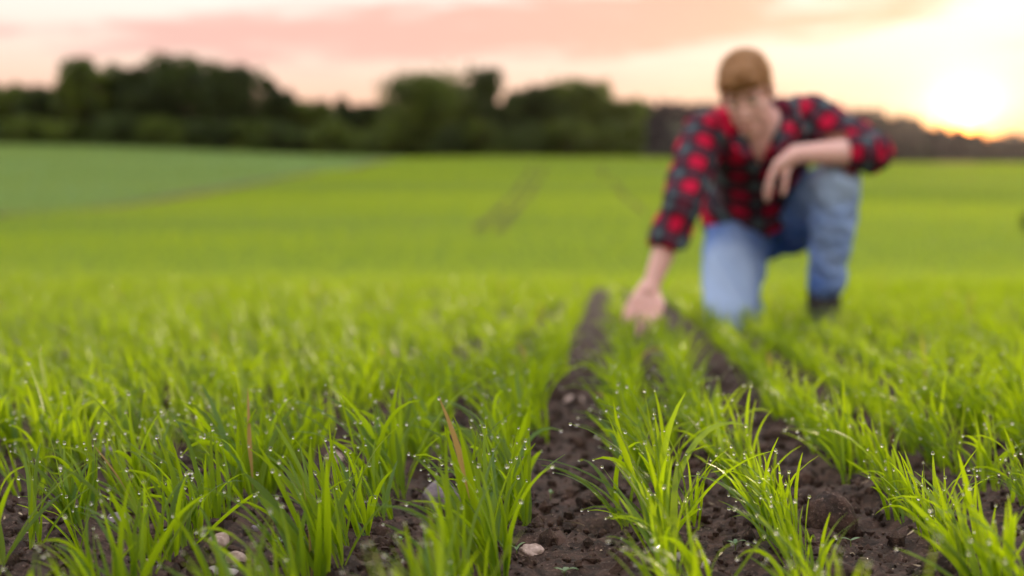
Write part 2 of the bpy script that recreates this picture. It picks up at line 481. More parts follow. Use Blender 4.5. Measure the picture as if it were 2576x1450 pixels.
# where single plants stand: clumps along the rows, nearest first
spots = []
for k in [k for k in ALLROWS if abs(k) <= 8]:
    y = .78 + rng.uniform(0, .05)
    while y < 2.6:
        gap = rng.choice([.010, .022, .038, .070], p=[.3, .32, .24, .14])
        y += gap * rng.uniform(.8, 1.2)
        x = row_x(k) + row_wob(y) + (rng.normal(0, .011) if rng.random() < .96 else rng.uniform(-.06, .06))
        px, py = proj((x, y, .06))
        if -110 < px < 2690: spots.append((y, x, k))
spots.sort()
HERO_N = 300
hero, rest = spots[:HERO_N], spots[HERO_N:]
HERO_Y = hero[-1][0]
WIND = Vector((-.16, .02, 0))
nth = {}
for (y, x, k) in hero:
    z = SZ(x, y) - .004
    vig = 1 + .35 * float(fbm(np.array([x * 5]), np.array([y * 5]), 2, 77)[0])
    pl = empty('wheat_plant', (x, y, z), rng.uniform(-.3, .3))
    nth[k] = nth.get(k, 0) + 1
    pl.rotation_euler = (rng.normal(0, .07), rng.normal(-.13, .11), rng.uniform(-.3, .3))
    nl = int(rng.integers(5, 9)); s0 = rng.uniform(.70, 1.12) * vig * (.86 if y < 1.15 else 1.0); nd = 0
    for j in range(nl):
        kinds = [0, 1, 1, 3, 2, 0, 3]
        want = kinds[int(rng.integers(0, 7))] if j > 1 else int(rng.choice([0, 1]))
        c = [p for p in POOL if p[1] == want]
        me, kd, tip, mid = c[int(rng.integers(0, len(c)))]
        lf = mobj('leaf', me, None, pl)
        azm = math.pi + rng.normal(0, .8) if rng.random() < .55 else rng.uniform(0, 2 * math.pi)
        off = Vector((rng.normal(0, .0035), rng.normal(0, .0035), 0))
        lf.location = off
        tl = rng.normal(0, .07)
        lf.rotation_euler = (rng.normal(0, .08), tl - .05, azm)
        sc = s0 * rng.uniform(.72, 1.1) * (1.0 if j else 1.08)
        lf.scale = (sc, sc, sc)
        if rng.random() < .45:
            dr = mobj('dew_drop', drop_me, None, lf)
            r = rng.uniform(.0009, .0019) / sc; nd += 1
            dr.location = tip + Vector((0, 0, -r * .1)); dr.scale = (r, r, r * 1.1)
        if rng.random() < .06:
            dr = mobj('dew_drop', drop_me, None, lf)
            r = rng.uniform(.0006, .0010) / sc
            nd += 1
            dr.location = mid[int(rng.integers(4, 8))] + np.array([0, 0, r * .6]); dr.scale = (r, r, r)

    look = ('tall ' if s0 > 1.04 else 'short ' if s0 < .9 else '') + ('dew-tipped ' if nd > 2 else '') + ('sparse ' if nl < 5 else '')
    tag(pl, f'{look}wheat plant, {ordinal(nth[k])} from camera in {row_words(k)}', 'wheat plant', 'wheat plants in the drilled rows')

# the rest of the drilled field up to the brow: uncountable, one mesh
def blocked(x, y):
    return ((x - .70) ** 2 + ((y - 4.75) * .6) ** 2 < .09 ** 2) | ((x - 1.30) ** 2 + (y - 4.6) ** 2 < .07 ** 2)
B = []
for (y, x, k) in rest: B.append((x, y))
for k in ALLROWS:
    rx = row_x(k); y = 2.6 + rng.uniform(0, .05)
    ystart = max(2.6, (abs(rx) - .3) / .52)
    y = ystart + rng.uniform(0, .05)
    while y < 18.5:
        y += .040 * max(1, y / 3.2) ** .95 * rng.choice([.35, .8, 1.2, 2.0])
        x = rx + row_wob(y) * max(0, 1 - y / 8) + rng.normal(0, .009 if k in (-1, 1, 2, 3) else .014)
        B.append((x, y))
B = np.array(B)
NPL = len(B)
per = np.where(B[:, 1] < 5, 7, np.where(B[:, 1] < 9, 5, 4))
idx = np.repeat(np.arange(NPL), per); Nl = len(idx)
bx = B[idx, 0] + rng.normal(0, .005, Nl); by = B[idx, 1] + rng.normal(0, .005, Nl)
lod = np.maximum(1, by / 4) ** .75
bz = soil_z(bx, by, False) - .004
azm = np.where(rng.random(Nl) < .64, math.pi + rng.normal(0, .75, Nl), rng.uniform(0, 2 * math.pi, Nl))
kd = rng.integers(0, 4, Nl)
L = np.choose(kd, [rng.uniform(.085, .135, Nl), rng.uniform(.10, .15, Nl), rng.uniform(.07, .11, Nl), rng.uniform(.10, .15, Nl)]) * rng.uniform(.72, 1.08, Nl)
W = np.choose(kd, [rng.uniform(.005, .007, Nl), rng.uniform(.0055, .008, Nl), rng.uniform(.0065, .009, Nl), rng.uniform(.0045, .0065, Nl)]) * lod
a0 = np.radians(np.choose(kd, [rng.uniform(1, 9, Nl), rng.uniform(6, 20, Nl), rng.uniform(8, 30, Nl), rng.uniform(4, 14, Nl)]))
bd = np.radians(np.choose(kd, [rng.uniform(5, 25, Nl), rng.uniform(25, 60, Nl), rng.uniform(8, 30, Nl), rng.uniform(50, 115, Nl)]))
tw = rng.uniform(-1.5, 1.5, Nl)
L = L * (1 + .38 * fbm(bx * 3.5, by * 2.5, 3, 77) * np.clip(1.15 - by / 9, .1, 1))
base = np.column_stack([bx, by, bz])
keep = ~blocked(bx, by)
V = []; F = []; A = []; R = []; off = 0; TIPS = []
for lo, hi, S in ((0, 5, 6), (5, 9, 4), (9, 40, 3)):
    q = keep & (by >= lo) & (by < hi)
    v, f, al, tip = ribbon(base[q], azm[q], L[q], W[q], a0[q], bd[q], tw[q], S)
    V.append(v); F.append(f + off); A.append(al); off += len(v)
    R.append(np.repeat(rng.random(q.sum()), (S + 1) * 2)); TIPS.append(tip)
wheat = mobj('young_wheat', np_mesh('young_wheat', np.concatenate(V), np.concatenate(F), True, {'along': np.concatenate(A), 'var': np.concatenate(R)}), M['wheat'])
tag(wheat, 'dense young wheat blurring away to the brow of the field', 'wheat', kind='stuff')
tips = np.concatenate(TIPS[:2]); tips = tips[(rng.random(len(tips)) < .32 * np.clip(1.4 - tips[:, 1] / 8, .1, 1)) & (tips[:, 1] < 8)]
bm = bmesh.new(); bmesh.ops.create_icosphere(bm, subdivisions=1, radius=1)
iv = np.array([v.co[:] for v in bm.verts]); jf = np.array([[v.index for v in f.verts] for f in bm.faces]); bm.free()
rad = rng.uniform(.0010, .0019, len(tips))
dv = (tips[:, None] + iv[None] * rad[:, None, None]).reshape(-1, 3)
df = (jf[None] + (np.arange(len(tips)) * len(iv))[:, None, None]).reshape(-1, 3)
dd = mobj('dew_drops', np_mesh('dew_drops', dv, df), M['dew'], wheat); tag(dd, kind='stuff')

# crop on the far slope: coarse blades, larger and sparser with distance
def far_crop(name, mat, label, want_blue, parent_label):
    n = 330000
    d = 17 + (212 - 17) * rng.random(n) ** 1.15
    u = rng.uniform(-.74, .62, n)
    x = u * d - .068 * d; y = d
    sel = in_blue(x, y) == want_blue
    # wheel tracks stay bare
    for tr in TRACKS:
        p = np.array([[q.x, q.y] for q in tr])
        yy = np.interp(y, p[::-1, 1] if p[0, 1] > p[-1, 1] else p[:, 1], p[::-1, 0] if p[0, 1] > p[-1, 1] else p[:, 0])
        inside = (y > p[:, 1].min()) & (y < p[:, 1].max()) & (np.abs(x - yy) < .16)
        sel &= ~inside
    sel &= ~(np.abs(x - np.interp(y, BY, BX)) < 1.0)
    x, y, d = x[sel], y[sel], d[sel]; n = len(x)
    k = d / 30
    hgt = rng.uniform(.10, .16, n) * np.minimum(1.9, np.maximum(1, k ** .5)); wd = rng.uniform(.02, .035, n) * np.maximum(.6, k ** .9)
    a = rng.uniform(0, 2 * math.pi, n)
    z = H(x, y) - .01
    lx = rng.normal(-.02, .04, n) ; ly = rng.normal(0, .04, n)
    c, s = np.cos(a) * wd / 2, np.sin(a) * wd / 2
    v = np.stack([np.stack([x - c, y - s, z], -1), np.stack([x + c, y + s, z], -1),
                  np.stack([x + lx + c * .5, y + ly + s * .5, z + hgt], -1), np.stack([x + lx - c * .5, y + ly - s * .5, z + hgt], -1)], 1).reshape(-1, 3)
    f = np.arange(4 * n).reshape(-1, 4)
    o = mobj(name, np_mesh(name, v, f, True, {'var': np.repeat(rng.random(n), 4) * .97, 'along': np.full(4 * n, .5)}), mat)
    tag(o, label, parent_label, kind='stuff')
far_crop('far_wheat', M['wheat_far'], 'yellow-green wheat covering the far slope', False, 'wheat')
far_crop('far_crop', M['crop_blue'], 'bluish green crop on the far field at left', True, 'crop')

# ------------------------------------------------------------------ stones, clods and crumbs
def lump(seed, sx_, sy_, sz_, rough, sub_=3, angular=0.0):
    bm = bmesh.new(); bmesh.ops.create_icosphere(bm, subdivisions=sub_, radius=1)
    r = np.random.default_rng(seed)
    co = np.array([v.co[:] for v in bm.verts])
    dirs = r.normal(size=(9, 3)); dirs /= np.linalg.norm(dirs, axis=1)[:, None]
    lim = r.uniform(.62, .95, 9)
    for dn, l in zip(dirs, lim):
        dd_ = co @ dn; over = np.maximum(dd_ - l, 0)
        co -= np.outer(over * (.55 + .4 * angular), dn)
    o = r.uniform(0, 50, 3)
    nz = fbm(co[:, 0] * 2.2 + o[0] + co[:, 2] * 1.7, co[:, 1] * 2.2 + o[1] - co[:, 2] * 1.3, 4, seed)
    nz2 = fbm(co[:, 0] * 7 + o[1] + co[:, 2] * 5, co[:, 1] * 7 + o[2] - co[:, 2] * 4, 3, seed + 3)
    co = co * (1 + rough * nz + rough * .55 * nz2)[:, None] * np.array([sx_, sy_, sz_])
    for v, c in zip(bm.verts, co): v.co = c
    for f in bm.faces: f.smooth = True
    me = bpy.data.meshes.new('lump'); bm.to_mesh(me); bm.free()
    return me
STONES = [ # base px, base py, width px, height px, material, kind, roughness, rot, label
 (1102, 1280, 104, 92, 'stone_purple', 'stone', .10, .3, 'large rounded purple-grey stone behind the sharp wheat plant left of the furrow'),
 (838, 1172, 52, 40, 'stone_pink', 'stone', .10, 1.0, 'pinkish rounded stone half hidden in the wheat left of centre'),
 (296, 1350, 66, 40, 'stone_purple', 'stone', .10, .2, 'small smooth grey stone on bare soil, lower left'),
 (548, 1382, 62, 44, 'stone_pink', 'stone', .12, .8, 'oblong pinkish stone, upper one of the touching pair at lower left'),
 (592, 1410, 56, 46, 'stone_pink', 'stone', .14, .5, 'oblong pinkish stone, lower one of the touching pair at lower left'),
 (556, 1440, 84, 40, 'stone_pale', 'stone', .16, .1, 'broad whitish stone with chipped top at the lower left edge'),
 (362, 1444, 60, 36, 'stone_pink', 'stone', .28, .9, 'jagged pink stone at the bottom edge, lower left'),
 (400, 1178, 26, 20, 'stone_pale', 'stone', .12, 0, 'tiny white stone in the soil among left wheat plants'),
 (258, 1180, 58, 36, 'stone_purple', 'stone', .12, .4, 'mauve stone behind the leftmost wheat clumps'),
 (1332, 1392, 66, 40, 'stone_pink', 'stone', .26, .3, 'rough pale brown stone on bare soil right of the sharp wheat plant'),
 (640, 1345, 26, 26, 'stone_purple', 'stone', .12, .6, 'little grey upright stone beside the left wheat row'),
 (2326, 925, 62, 44, 'stone_pink', 'stone', .12, .2, 'blurred pale stone far back in the right-hand wheat'),
 (1440, 1022, 56, 26, 'stone_pink', 'stone', .14, .2, 'blurred pale stone lying in the middle furrow'),
 (920, 1295, 30, 18, 'stone_pale', 'stone', .14, .2, 'small pale chip of stone under the wheat left of centre'),
 (2088, 1345, 138, 122, 'clod', 'clod', .22, .2, 'largest brown clod of earth in the right furrow'),
 (2008, 1232, 112, 66, 'clod', 'clod', .24, .9, 'broad brown clod lying behind the largest clod in the right furrow'),
 (1962, 1118, 82, 48, 'clod', 'clod', .22, .4, 'smooth brown clod farther up the right furrow'),
 (1478, 1215, 70, 34, 'clod', 'clod', .22, .5, 'flat brown clod halfway up the middle furrow'),
 (1492, 1290, 92, 60, 'clod', 'clod', .26, 1.2, 'brown clod in the middle furrow beside the right wheat row'),
 (2385, 1462, 130, 70, 'clod', 'clod', .26, .5, 'brown clod at the bottom right edge of the picture'),
 (2106, 1452, 110, 74, 'clod', 'clod', .28, .1, 'crumbling clod at the bottom of the right furrow'),
 (2268, 1478, 110, 56, 'clod', 'clod', .26, .7, 'low brown clod at the bottom edge, right of the right furrow'),
 (1742, 1462, 92, 44, 'stone_pale', 'stone', .24, .3, 'rough pale stone between the two right-hand rows at the bottom edge'),
 (1900, 1330, 60, 36, 'clod', 'clod', .26, .3, 'small clod between the two right-hand rows'),
 (2170, 1235, 60, 36, 'clod', 'clod', .26, .9, 'small clod against the right-hand wheat row behind the largest clod'),
 (1400, 1340, 46, 24, 'clod', 'clod', .28, .4, 'little clod at the near end of the middle furrow'),
 (1560, 1160, 46, 26, 'clod', 'clod', .25, .4, 'small clod at the right side of the middle furrow'),
 (2075, 1160, 50, 28, 'clod', 'clod', .25, .1, 'small clod on the right side of the right furrow'),
]
for i, (px, py, wpx, hpx, mt, nm, rg, rot, lab) in enumerate(STONES):
    x, y = ground_at(px, py); s = y / FPX
    hw, hh = wpx * s / 2, hpx * s / 2
    me = lump(100 + i, hw * 1.06, hw * .85, hh * 1.15, rg, 4 if wpx > 50 else 3, .4 if nm == 'stone' else .1)
    st = mobj(nm, me, M[mt], None, (x, y + hw * .5, float(soil_z(np.array([x]), np.array([y]), False)[0]) + hh * (.68 if nm == 'stone' else .40)))
    st.rotation_euler = (rng.uniform(-.15, .15), rng.uniform(-.25, .25), rot if abs(wpx - hpx) < 30 else rot * .3)
    tag(st, lab, 'stone' if nm == 'stone' else 'soil clod', 'stones on the seed bed' if nm == 'stone' else 'clods on the seed bed')

NC = 16000
cy = .85 + rng.random(NC) ** 1.5 * 2.6; cx = rng.uniform(-.48, .44, NC) * (cy + .15)
cr = rng.gamma(1.7, .0013, NC) * np.clip(cy / 1.3, .8, 2) + .0008
cr = np.where(rng.random(NC) < .02, cr * 2.4, cr); cr = np.minimum(cr, .014)
cz = soil_z(cx, cy) + cr * .25
jit = rng.uniform(.6, 1.35, (NC, len(iv), 1)); scl = rng.uniform(.7, 1.25, (NC, 1, 3))
cvv = np.stack([cx, cy, cz], -1)[:, None] + iv[None] * jit * scl * cr[:, None, None]
o = mobj('soil_crumbs', np_mesh('soil_crumbs', cvv.reshape(-1, 3), (jf[None] + (np.arange(NC) * len(iv))[:, None, None]).reshape(-1, 3), False), M['soil'])
tag(o, 'fine soil crumbs scattered over the seed bed', 'soil crumbs', kind='stuff')

# bits of old straw and root
ns = 420
sy_ = .9 + rng.random(ns) ** 1.4 * 1.6; sx_ = rng.uniform(-.46, .42, ns) * (sy_ + .15)
bs = np.column_stack([sx_, sy_, soil_z(sx_, sy_) + .002])
v, f, al, _ = ribbon(bs, rng.uniform(0, 6.28, ns), rng.uniform(.006, .032, ns), rng.uniform(.0008, .0022, ns), np.radians(rng.uniform(74, 100, ns)), np.radians(rng.uniform(-25, 35, ns)), rng.uniform(-2, 2, ns), 4)
M['straw'] = material('straw', lambda n: principled(n, n.mix(attr(n, 'var'), (.16, .10, .06), (.48, .38, .26)), .7, .3))
o = mobj('straw_bits', np_mesh('straw_bits', v, f, True, {'var': np.repeat(rng.random(ns), 10)}), M['straw'])
tag(o, 'scraps of old straw and root on the bare soil', 'straw', kind='stuff')

# seed-leaf weeds
WEEDS = [(1010, 1372, 'by the stones at lower left'), (405, 1385, 'between stones and wheat, lower left'), (700, 1380, 'beside the left wheat row'),
         (1385, 1272, 'at the edge of the middle furrow'), (1300, 1392, 'right of the sharp wheat plant'), (1420, 1440, 'at the bottom of the middle furrow'),
         (2140, 1380, 'in front of the largest clod'), (1985, 1440, 'at the bottom of the right furrow'), (1850, 1395, 'between the two right-hand rows'),
         (2420, 1405, 'under the right-hand wheat row'), (640, 1262, 'in the shade left of centre'), (1580, 1225, 'beside the clod in the middle furrow')]
wl = []
for i in range(3):
    S = 5; t = np.linspace(0, 1, S + 1)
    hw = .0019 * np.sin(np.pi * np.clip(t * .93 + .07, 0, 1)) ** .7
    z = .0022 * np.sin(t * (1.6 + .5 * i)); x = t * (.0075 + .001 * i)
    v = np.stack([np.stack([x, -hw, z + .0005], -1), np.stack([x, 0 * x, z], -1), np.stack([x, hw, z + .0005], -1)], 1).reshape(-1, 3)
    me = np_mesh('seed_leaf', v, grid_faces(S + 1, 3), True, {'along': np.full(len(v), .6)}); me.materials.append(M['weed']); wl.append(me)
stem_bm = bmesh.new(); bmesh.ops.create_cone(stem_bm, segments=6, radius1=.0006, radius2=.0005, depth=.006, matrix=Matrix.Translation((0, 0, .003)))
stem_me = bpy.data.meshes.new('stem'); stem_bm.to_mesh(stem_me); stem_bm.free(); stem_me.materials.append(M['weed'])
for i, (px, py, wh) in enumerate(WEEDS):
    x, y = ground_at(px, py)
    e = empty('weed_seedling', (x, y, SZ(x, y) + .001), rng.uniform(0, 6))
    tag(e, f'tiny weed seedling with flat pale leaves {wh}', 'seedling', 'weed seedlings on the seed bed')
    mobj('stem', stem_me, None, e)
    for j in range(2 + i % 3):
        lf = mobj('seed_leaf', wl[j % 3], None, e, (0, 0, .0058 + .0005 * j))
        lf.rotation_euler = (0, rng.uniform(-.3, .15), j * math.pi + (1.4 if j > 1 else 0) + rng.uniform(-.3, .3)); s = rng.uniform(.9, 1.5); lf.scale = (s, s, s)

# ------------------------------------------------------------------ trees
def tube(path, radii, seg=8):
    path = np.array(path, float); v = []
    for i, p in enumerate(path):
        t = path[min(i + 1, len(path) - 1)] - path[max(i - 1, 0)]; t /= np.linalg.norm(t)
        a = np.cross(t, [0.3, .95, .1]); a /= np.linalg.norm(a); b = np.cross(t, a)
        for k in range(seg):
            an = 2 * math.pi * k / seg
            v.append(p + radii[i] * (math.cos(an) * a + math.sin(an) * b))
    f = []
    for i in range(len(path) - 1):
        for k in range(seg):
            f.append([i * seg + k, i * seg + (k + 1) % seg, (i + 1) * seg + (k + 1) % seg, (i + 1) * seg + k])
    return np.array(v), np.array(f)
def merge(parts):
    V = []; F = []; o = 0
    for v, f in parts: V.append(v); F.append(f + o); o += len(v)
    return np.concatenate(V), np.concatenate(F)
def leaf_cloud(r, centres, radii, per_c, size):
    n = len(centres) * per_c
    ci = np.repeat(np.arange(len(centres)), per_c)
    d = r.normal(size=(n, 3)); d /= np.linalg.norm(d, axis=1)[:, None]
    rr = r.uniform(.35, 1.0, n) ** .6 * (1 + r.normal(0, .13, n))
    p = centres[ci] + d * rr[:, None] * radii[ci]
    a = r.normal(size=(n, 3)); a /= np.linalg.norm(a, axis=1)[:, None]
    b = np.cross(a, r.normal(size=(n, 3))); b /= np.linalg.norm(b, axis=1)[:, None]
    s = (size * r.uniform(.6, 1.5, n))[:, None]
    v = np.stack([p - a * s, p + b * s * .55, p + a * s, p - b * s * .55], 1).reshape(-1, 3)
    var = np.repeat(np.clip(r.random(len(centres))[ci] * .7 + r.random(n) * .3, 0, 1), 4)
    return v, np.arange(4 * n).reshape(-1, 4), var
def tree(name, loc, h, hw, seed, label, group, mat='tree_dark', bark='bark', foot=.10, top_flat=.0, gaps=0, n_cl=72, per_c=110, leaf=.36, spire=False, cat='tree', trunk_r=None):
    r = np.random.default_rng(seed)
    root = empty(name, loc)
    tag(root, label, cat, group)
    cs = []; rs = []
    while len(cs) < n_cl:
        t = r.uniform(foot, .93)
        prof = math.sin(math.pi * min(1, (t - foot) / (1 - foot) * .68 + .17)) ** (.45 + .3 * top_flat)
        if spire: prof = (1 - t) * .95 + .08
        an = r.uniform(0, 2 * math.pi); q = math.sqrt(r.random()) * .82
        x, y = math.cos(an) * q * hw * prof, math.sin(an) * q * hw * prof
        s = hw * r.uniform(.26, .44) * (1.0 if not spire else .7)
        z = min(h * t, h - s * .75)
        if gaps and t > .55 and r.random() < gaps: continue
        cs.append((x, y, z)); rs.append((s, s, s * r.uniform(.7, 1.0)))
    cs = np.array(cs); rs = np.array(rs)
    v, f, var = leaf_cloud(r, cs, rs, per_c, leaf)
    mobj('crown', np_mesh('crown', v, f, False, {'var': var}), M[mat], root)
    tr = trunk_r or h * .025
    lean = r.normal(0, .03, 2) * h
    path = [(lean[0] * t * t, lean[1] * t * t, h * .82 * t - .3 * (t == 0)) for t in (0, .08, .25, .5, .75, 1)]
    parts = [tube(path, [tr * 1.35, tr, tr * .85, tr * .6, tr * .35, tr * .1], 9)]
    for c in cs[:12]:
        z0 = max(h * .12, c[2] - h * .2); t0 = z0 / (h * .82)
        p0 = np.array([lean[0] * t0 * t0, lean[1] * t0 * t0, z0])
        mid = (p0 + c) / 2 + np.array([0, 0, -.05 * h])
        parts.append(tube([p0, mid, c], [tr * .4, tr * .25, tr * .08], 6))
    mobj('trunk', np_mesh('trunk', *merge(parts)), M[bark], root)
    return root

def stand(px, depth):
    d = ray(px, 400); k = depth / d.y
    return d.x * k, d.y * k
TREES = [ # px, top y, half width px, depth, material, extra, label
 (-120, 190, 110, 190, 'tree_dark', {}, 'dark broad tree cut off by the left edge of the wood'),
 (22, 216, 68, 186, 'tree_mid', {}, 'low rounded tree at the far left of the wood'),
 (112, 226, 62, 182, 'tree_dark', {}, 'low dark tree just left of the tall blocky tree'),
 (207, 146, 66, 178, 'tree_mid', dict(top_flat=-.5, foot=.03, n_cl=70), 'tall blocky tree with flat top standing out at left'),
 (322, 168, 82, 182, 'tree_dark', dict(gaps=.08, n_cl=90), 'dark broad tree just right of the tall blocky tree'),
 (445, 143, 98, 184, 'tree_dark', dict(gaps=.05), 'tallest broad crown of the left wood'),
 (575, 166, 84, 182, 'tree_dark', dict(n_cl=120), 'dark tree with rounded crown right of the tallest broad crown'),
 (700, 201, 52, 180, 'tree_dark', dict(foot=.05), 'narrow dark tree at the right shoulder of the left wood'),
 (785, 262, 62, 182, 'tree_mid', {}, 'low green tree at the start of the gap between the woods'),
 (861, 246, 34, 184, 'tree_dark', dict(spire=True, foot=.05), 'small pointed conifer in the gap between the woods'),
 (925, 272, 60, 186, 'tree_dark', {}, 'low dark tree at the end of the gap between the woods'),
 (1072, 190, 108, 178, 'tree_mid', dict(bark='bark_pale', foot=.16, n_cl=74, trunk_r=.55), 'big rounded green tree with pale trunk left of the middle wood'),
 (1225, 182, 88, 184, 'tree_dark', dict(gaps=.05), 'tall dark tree at the top of the middle wood'),
 (1345, 228, 66, 180, 'tree_dark', {}, 'dark tree between the two high crowns of the middle wood'),
 (1462, 212, 88, 182, 'tree_mid', dict(bark='bark_pale', trunk_r=.4), 'rounded olive green tree at the right of the middle wood'),
 (1560, 262, 58, 180, 'tree_mid', {}, 'low sloping tree ending the middle wood at right'),
]
for i, (px, ty, hwp, dep, mt, ex, lab) in enumerate(TREES):
    x, y = stand(px, dep); z = H1(x, y); s = y / FPX * 1.0
    top = CAMZ + (618 - ty + 10) * s
    tree('broadleaf_tree' if not ex.get('spire') else 'conifer_tree', (x, y, z - .1), top - z, hwp * s * 1.12, 300 + i, lab, 'trees along the far field edge', mt, **ex)
SHRUBS = [(60, 290, 80, 'mid'), (150, 300, 70, 'mid'), (300, 285, 80, 'dark'), (420, 292, 90, 'mid'), (540, 300, 80, 'dark'), (640, 300, 70, 'mid'), (730, 300, 70, 'dark'),
          (820, 305, 70, 'mid'), (905, 318, 70, 'mid'), (1000, 300, 46, 'mid'), (1130, 310, 80, 'dark'), (1230, 305, 80, 'mid'), (1330, 310, 80, 'dark'), (1430, 300, 70, 'mid'), (1530, 310, 66, 'mid'), (-60, 300, 90, 'dark')]
under = ['beneath the low rounded tree at far left', 'below the low dark tree beside the blocky tree', 'at the foot of the tree right of the blocky tree',
         'under the left side of the tallest broad crown', 'under the right side of the tallest broad crown', 'below the rounded dark tree beside the tallest crown', 'at the foot of the narrow dark tree',
         'in the gap below the low green tree', 'in the gap right of the pointed conifer', 'beside the pale trunk of the big rounded tree', 'right of the pale trunk under the big rounded tree',
         'below the tall dark tree of the middle wood', 'between the crowns of the middle wood', 'under the olive green tree', 'at the right end of the middle wood', 'at the left edge of the wood']
for i, (px, ty, hwp, mt) in enumerate(SHRUBS):
    x, y = stand(px, 174.5); z = H1(x, y); s = y / FPX
    tree('shrub', (x, y, z - .15), CAMZ + (618 - ty) * s - z, hwp * s, 500 + i, f'{"green" if mt == "mid" else "dark"} shrub {under[i]}', 'shrubs along the wood edge', 'tree_' + mt, foot=.0, n_cl=22, per_c=110, leaf=.28, cat='shrub', trunk_r=.12)
# dark undergrowth inside the wood behind the first trees: reads as one mass
r = np.random.default_rng(9)
cs = []; rs = []
for k in range(150):
    px = r.uniform(-260, 1560); dep = r.uniform(186, 205)
    x, y = stand(px, dep); z = H1(x, y); q = 1.0 if px < 720 or 1000 < px < 1520 else .55
    cs.append((x, y, z + r.uniform(.3, 5.0) * q)); rs.append((2.4, 2.4, 1.9))
v, f, var = leaf_cloud(r, np.array(cs), np.array(rs), 90, .5)
o = mobj('undergrowth', np_mesh('undergrowth', v, f, False, {'var': var * .6}), M['tree_dark'])
tag(o, 'dark undergrowth filling the wood behind the front trees', 'undergrowth', kind='stuff')
# bush at the right edge of the frame
bp = far_point(2622, 590); s = bp.y / FPX
tree('bush', (bp.x, bp.y, bp.z - .05), 62 * s, 44 * s, 77, 'dark bush in the wheat cut by the right edge of the picture', None, 'tree_dark', foot=0.0, n_cl=18, per_c=120, leaf=.07, cat='bush', trunk_r=.03)

# wooded hill behind
DH = 700.0
HPX = np.array([-900, -300, 300, 750, 950, 1300, 1500, 1600, 1700, 1800, 1900, 2000, 2090, 2180, 2250, 2320, 2380, 2450, 2520, 2576, 2700, 3000, 3500])
HPY = np.array([300, 300, 292, 285, 283, 285, 287, 287, 282, 277, 275, 277, 290, 305, 317, 338, 358, 367, 360, 354, 340, 330, 330.])
def crest(x):
    px = 1530 + np.asarray(x) / DH * FPX
    return CAMZ + (618 - np.interp(px, HPX, HPY)) / FPX * DH - 5.0
hx = np.linspace(-480, 390, 130); ht = np.linspace(0, 1, 24)
XX, TT = np.meshgrid(hx, ht, indexing='ij')
YY = 470 + TT * 460
prof = np.where(TT < .5, .5 - .5 * np.cos(np.pi * TT / .5), .5 + .5 * np.cos(np.pi * (TT - .5) / .5 * .8))
def hill_z(x, y):
    t = (y - 470) / 460
    p = np.where(t < .5, .5 - .5 * np.cos(np.pi * t / .5), .5 + .5 * np.cos(np.pi * (t - .5) / .5 * .8))
    return 14 + (crest(x) - 14) * p
hv = np.stack([XX, YY, hill_z(XX, YY)], -1).reshape(-1, 3)
o = mobj('hill', np_mesh('hill', hv, grid_faces(len(hx), len(ht))), M['hill'])
tag(o, 'low wooded hill on the horizon', 'hill', kind='structure')
cs = []; rs = []
for k in range(1500):
    x = r.uniform(-470, 380); y = 490 + 225 * r.random() ** .8
    hh = r.uniform(5, 9.5); ww = r.uniform(2.6, 4.6)
    cs.append((x, y, float(hill_z(x, y)) + hh * .45)); rs.append((ww, ww, hh * .55))
v, f, var = leaf_cloud(r, np.array(cs), np.array(rs), 50, 1.6)
o = mobj('forest', np_mesh('forest', v, f, False, {'var': var}), M['tree_far'])
tag(o, 'dark purplish forest covering the distant hill', 'forest', kind='stuff')

# pale farm buildings at the foot of the hill, right edge
M['plaster'] = material('plaster', lambda n: principled(n, n.mix(n.noise(objco(n), .8, 4), (.62, .50, .47), (.74, .62, .58)), .9, .2))
M['roof'] = material('roof_tiles', lambda n: principled(n, n.mix(n.noise(objco(n), 1.5, 4), (.24, .10, .08), (.34, .16, .12)), .85, .2))
M['pane'] = material('window_pane', lambda n: principled(n, (.05, .055, .06), .15, .5))
def boxm(x0, x1, y0, y1, z0, z1):
    v = np.array([(x, y, z) for z in (z0, z1) for y in (y0, y1) for x in (x0, x1)], float)
    f = np.array([[0, 2, 3, 1], [4, 5, 7, 6], [0, 1, 5, 4], [1, 3, 7, 5], [3, 2, 6, 7], [2, 0, 4, 6]])
    return v, f
def house(px, dep, wd, dp, hg, lab):
    x, y = stand(px, dep); z = H1(x, y) - .3
    e = empty('farm_building', (x, y, z)); tag(e, lab, 'building', 'farm buildings below the hill')
    mobj('wall', np_mesh('wall', *boxm(-wd / 2, wd / 2, 0, dp, 0, hg), False), M['plaster'], e)
    rh = wd * .22
    v = np.array([(-wd/2-.4, -.5, hg-.1), (wd/2+.4, -.5, hg-.1), (wd/2+.4, dp+.5, hg-.1), (-wd/2-.4, dp+.5, hg-.1), (-wd/2-.4, dp/2, hg+rh), (wd/2+.4, dp/2, hg+rh),
                  (-wd/2-.4, dp/2, hg+rh-.2), (wd/2+.4, dp/2, hg+rh-.2)])
    f3 = np.array([[0, 1, 5, 4], [2, 3, 4, 5], [1, 0, 6, 7], [3, 2, 7, 6], [0, 4, 3, 6], [1, 7, 2, 5]])
    mobj('roof', np_mesh('roof', v, f3, False), M['roof'], e)
    for k in range(3):
        xx = -wd / 2 + wd * (k + .5) / 3
        wn = mobj('window', np_mesh('window', *boxm(xx - .75, xx + .75, -.06, .05, hg * .35, hg * .78), False), M['plaster'], e)
        mobj('pane', np_mesh('pane', *boxm(xx - .6, xx + .6, -.10, .02, hg * .39, hg * .74), False), M['pane'], wn)
house(2412, 330, 8.5, 7, 4.2, 'pale pinkish farm building below the setting sun')
house(2585, 340, 9, 7, 3.6, 'pale farm building at the right edge below the hill')

